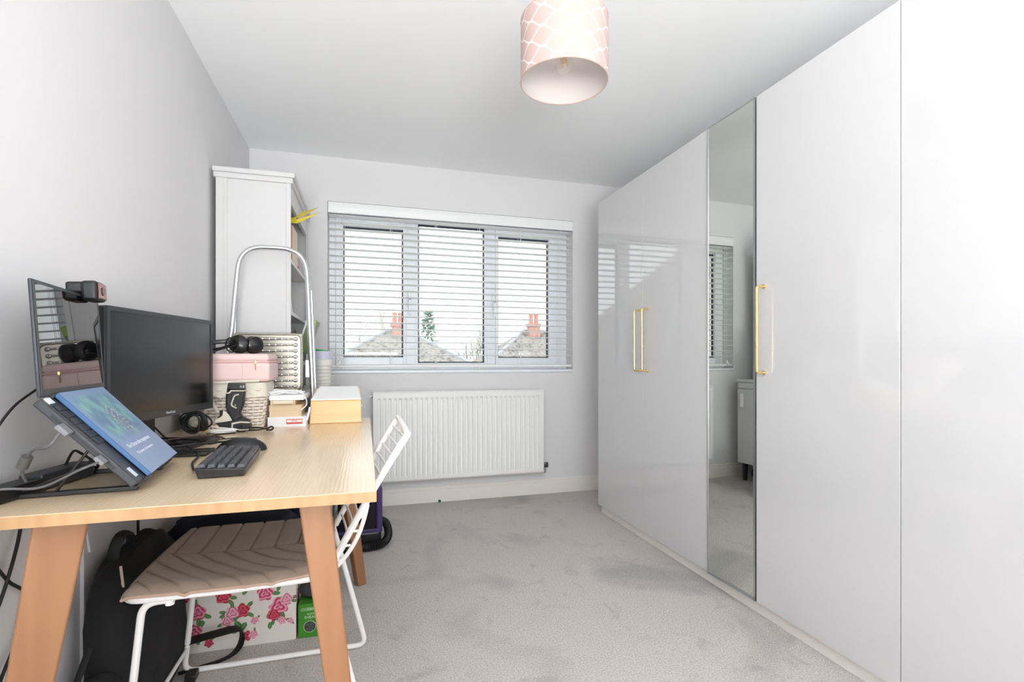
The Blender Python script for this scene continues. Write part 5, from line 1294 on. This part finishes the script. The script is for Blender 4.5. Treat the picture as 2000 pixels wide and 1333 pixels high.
heap('orange_scarf', (-0.395, 2.035, 0.4), (0.040, 0.022, 0.022), 12.0, mat('orange_cloth', (192, 92, 34), 0.9), 'orange cloth showing on the navy jacket under the desk', 0.10, lo=FZ + 0.118)
# pale carton by the wall
wb = thing('white_carton', 'pale grey carton standing against the wall behind the backpack', 'box', (-0.69, 1.80, 0), world=True)
obj('carton', MB().rbox(-0.7262, -0.7165, 1.60, 1.905, 0.001, 0.600, 0.001, 1), mat('card_pale', (205, 203, 208), 0.7), wb); obj('flap', MB().hexa([(-0.7163, 1.62, 0.50), (-0.710, 1.62, 0.50), (-0.710, 1.74, 0.50), (-0.7163, 1.74, 0.50), (-0.7163, 1.60, 0.596), (-0.714, 1.60, 0.596), (-0.714, 1.78, 0.596), (-0.7163, 1.78, 0.596)], 0), 'card_pale', wb)

# vacuum cleaner behind the desk
vc = thing('vacuum_cleaner', 'black and purple carpet cleaner with a ribbed hose on the floor by the radiator', 'vacuum cleaner', (-0.06, 2.95, 0), world=True)
pur = mat('purple_plastic', (66, 48, 104), 0.35); vbk = mat('vacuum_black', (26, 25, 30), 0.3)
vx0, vx1, vy0, vy1 = -0.155, 0.078, 2.815, 3.060
obj('base', MB().rbox(vx0, vx1 + 0.004, vy0 - 0.006, vy1, 0.020, 0.100, 0.018, 3), vbk, vc)
obj('tank', MB().rbox(vx0 + 0.012, vx1 - 0.020, vy0 + 0.002, vy1 - 0.01, 0.098, 0.300, 0.012, 3), mat('tank_smoke', (20, 18, 30), 0.12), vc, 'smoky dark tank')
obj('trim', MB().rbox(vx1 - 0.024, vx1 + 0.010, vy0 - 0.002, vy1 - 0.03, 0.085, 0.330, 0.010, 3).rbox(vx0 + 0.01, vx1 - 0.004, vy0 - 0.004, vy0 + 0.012, 0.088, 0.108, 0.004), pur, vc, 'purple plastic frame')
obj('top_cover', MB().rbox(vx0, vx1 - 0.012, vy0 + 0.004, vy1 - 0.012, 0.298, 0.335, 0.012, 3), vbk, vc)
obj('handle', MB().tube(arcs([(vx0 + 0.06, 2.94, 0.33), (vx0 + 0.06, 2.94, 0.40), (vx1 - 0.10, 2.94, 0.40), (vx1 - 0.10, 2.94, 0.33)], 0.03), 0.012, 10), vbk, vc)
for y in (vy0 + 0.05, vy1 - 0.04): obj('wheel', MB().cyl((vx0 - 0.006, y, 0.030), (vx0 + 0.012, y, 0.030), 0.030, n=20), 'black_rubber', vc)
hosep = spline([Vector(q) for q in ((-0.145, 2.787, 0.022), (-0.10, 2.785, 0.022), (0.02, 2.783, 0.024), (0.085, 2.800, 0.030), (0.118, 2.85, 0.046), (0.122, 2.93, 0.064), (0.110, 3.00, 0.080), (0.08, 3.03, 0.09))], 26)
obj('hose', MB().tube(hosep, [0.0205 + 0.0022 * math.cos(i * math.pi / 2) for i in range(len(hosep))], 12), 'black_rubber', vc, 'ribbed black hose', smooth=60)

# small green ball by the skirting board
gbll = MB().ball((0.508, 3.600, 0.011), 0.0105, 20, 14)
single('glass_marble', gbll, mat('marble_green', (30, 110, 92), 0.1), 'small green marble on the carpet by the skirting board', 'marble', (0.508, 3.600, 0.0005))
pbk = thing('plug_block', 'black extension block on the floor beside the near desk leg', 'extension lead', (-0.68, 1.15, 0.30), world=True)
obj('block', MB().rbox(-0.7265, -0.690, 1.00, 1.235, 0.395, 0.430, 0.004), 'black_plastic', pbk); obj('socket_face', MB().box(-0.6903, -0.6895, 1.02, 1.22, 0.400, 0.425), 'dark_grey', pbk)
pbk['label'] = 'black extension block fixed to the wall behind the near desk leg'

# ------------------------------------------------------------------ outside: neighbouring roofs, chimneys and trees
rooftile('slate_roof', (92, 92, 94), (160, 154, 148)); rooftile('slate_far', (132, 132, 134), (172, 170, 168))
mat('brick_red', (186, 146, 134), 0.9, var=(9, 0.2)); mat('pot_clay', (206, 140, 122), 0.8); mat('render_pale', (214, 208, 198), 0.9); mat('lead_grey', (168, 172, 178), 0.7)
single('garden_ground', MB().box(-60, 80, 4.2, 140, -2.9, -2.8), mat('lawn', (196, 196, 186), 0.95, var=(0.6, 0.3)), 'pale lawn and gardens far below the window', 'ground', (5, 60, -2.9))  # ground tone lifted so it bounces sky light up to the ceiling
bpy.data.objects['garden_ground']['kind'] = 'structure'; bpy.data.objects['garden_ground'].name = 'ground'
del bpy.data.objects['ground']['category']
def house(label, cx, y0, y1, hx, ez, rz_, hip, roof, chim, cz):
    h = thing('house', label, 'house', (cx, (y0 + y1) / 2, -2.8), world=True, group='houses beyond the window')
    obj('wall', MB().box(cx - hx + 0.3, cx + hx - 0.3, y0 + 0.3, y1 - 0.3, -2.8, ez), 'render_pale', h)
    ym = (y0 + y1) / 2
    a = (cx - hx, y0, ez); b = (cx + hx, y0, ez); c = (cx + hx, y1, ez); d_ = (cx - hx, y1, ez); e = (cx - hx + hip, ym, rz_); f = (cx + hx - hip, ym, rz_)
    obj('roof', MB().add([a, b, c, d_, e, f], [(0, 1, 5, 4), (1, 2, 5), (2, 3, 4, 5), (3, 0, 4), (3, 2, 1, 0)]), roof, h, smooth=0)
    for (p, q) in ((a, e), (b, f), (e, f)):
        obj('ridge_tile', MB().tube([p, q], 0.09, 6), 'lead_grey', h)
    obj('gutter', MB().box(cx - hx, cx + hx, y0 - 0.12, y0 + 0.02, ez - 0.12, ez), 'white_plastic', h)
    for k in range(3):
        wx = cx - hx * 0.6 + k * hx * 0.6; wd = obj('window', MB().box(wx - 0.5, wx + 0.5, y0 + 0.26, y0 + 0.34, -1.2, 0.1), 'upvc', h); obj('pane', MB().box(wx - 0.42, wx + 0.42, y0 + 0.24, y0 + 0.27, -1.1, 0.0), 'screen_black', wd)
    for (x, y, w_, zb_) in chim:
        cst = obj('chimney', MB().box(x - w_, x + w_, y - w_ * 0.8, y + w_ * 0.8, zb_, cz).box(x - w_ * 1.2, x + w_ * 1.2, y - w_, y + w_, cz - 0.16, cz - 0.02), 'brick_red', h)
        for s_ in (-0.5, 0.5): obj('chimney_pot', MB().lathe([(w_ * 0.40, 0), (w_ * 0.34, 0.36), (w_ * 0.42, 0.40), (w_ * 0.42, 0.46), (w_ * 0.3, 0.46)], (x + s_ * w_, y, cz), 16), 'pot_clay', cst)
    return h
house('slate-roofed house with a red brick chimney seen through the left light', 1.35, 20.2, 25.8, 3.6, 0.465, 2.30, 3.1, 'slate_roof', [(1.36, 22.9, 0.24, 1.9)], 2.66)
house('slate-roofed house with a red chimney seen through the right light', 8.45, 22.4, 27.6, 3.35, 0.62, 2.55, 2.8, 'slate_roof', [(8.30, 24.6, 0.28, 2.2)], 2.90)
house('distant pale roof between the two nearer houses', 6.2, 64, 74, 9.0, -0.6, 2.15, 4.5, 'slate_far', [], 2.0)
# near neighbour out of direct view on the left, whose roof the glossy doors reflect
house('neighbouring slate-roofed house mirrored in the glossy wardrobe doors', -7.2, 9.0, 17.5, 4.6, 0.4, 4.9, 4.2, 'slate_roof', [(-7.2, 13.2, 0.3, 4.6)], 5.6)

def branch_tree(name, label, base, h, spread_, levels, seed, m, droop=0.0, group='trees beyond the roofs', r0=0.12):
    rn = random.Random(seed); mb = MB()
    def grow(p, d_, l, r_, lev):
        q = p + d_ * l; mid = p.lerp(q, 0.5) + Vector((rn.uniform(-1, 1), rn.uniform(-1, 1), 0)) * l * 0.05
        mb.tube([p, mid, q], [r_, r_ * 0.85, r_ * 0.7], 4 if lev > 0 else 6)
        if lev >= levels: return
        for k in range(3 if lev else 5):
            nd = (d_ + Vector((rn.uniform(-1, 1), rn.uniform(-1, 1), rn.uniform(-0.25, 0.55) - droop * lev)) * spread_).normalized()
            grow(p.lerp(q, rn.uniform(0.45, 1.0)), nd, l * rn.uniform(0.55, 0.78), r_ * 0.55, lev + 1)
    grow(Vector((0, 0, 0)), Vector((0, 0, 1)), h * 0.42, r0, 0)
    o = obj(name, mb, m, None, label, smooth=0); o.location = base; o['category'] = 'tree'; o['group'] = group
    return o
brk = mat('bark_pale', (150, 146, 142), 0.95); birch = mat('birch_bark', (188, 184, 180), 0.95)
branch_tree('bare_tree', 'bare rounded winter tree in the middle of the view', (7.2, 34, -2.8), 6.6, 0.62, 5, 4, brk)
branch_tree('bare_tree', 'thin pale birch at the left edge of the view', (-0.7, 26, -2.8), 7.0, 0.42, 5, 9, birch, 0.08, r0=0.07)
branch_tree('bare_tree', 'fine bare tree behind the left chimney', (0.6, 31, -2.8), 8.4, 0.40, 5, 15, birch, 0.05, r0=0.08)
branch_tree('bare_tree', 'faint bare tree behind the right-hand house', (9.0, 40, -2.8), 7.8, 0.55, 5, 22, birch, r0=0.09)
cf = thing('conifer', 'dark green conifer standing between the two houses', 'tree', (3.55, 30, -2.8))
ndl = mat('needles', (110, 144, 122), 0.95, var=(3, 0.25))
obj('trunk', MB().cyl((0, 0, 0), (0, 0, 6.6), 0.14, 0.03, n=8), brk, cf)
rn = random.Random(21); fol = MB()
for k in range(620):
    t = rn.random() ** 0.8; z_ = 1.0 + 5.7 * t; r_ = (1 - t) * 1.25 + 0.10; a = rn.uniform(0, 6.283); q = r_ * rn.uniform(0.35, 1.0)
    c_ = Vector((math.cos(a) * q, math.sin(a) * q, z_)); out = Vector((math.cos(a), math.sin(a), rn.uniform(-0.1, 0.5))).normalized(); sd = out.cross(Vector((0, 0, 1))).normalized(); l = rn.uniform(0.18, 0.40)
    fol.add([c_ - sd * 0.07, c_ + sd * 0.07, c_ + out * l, c_ + Vector((0, 0, 0.07))], [(0, 1, 2), (0, 3, 2), (1, 3, 2)])
fo = obj('foliage', fol, ndl, cf, smooth=0, kind='stuff')
heap('shoe_bag', (-0.330, 3.36, 0.1), (0.110, 0.085, 0.064), 14.0, blk, 'black bag pushed under the cabinet, seen in the mirror', 0.06, cat='bag')
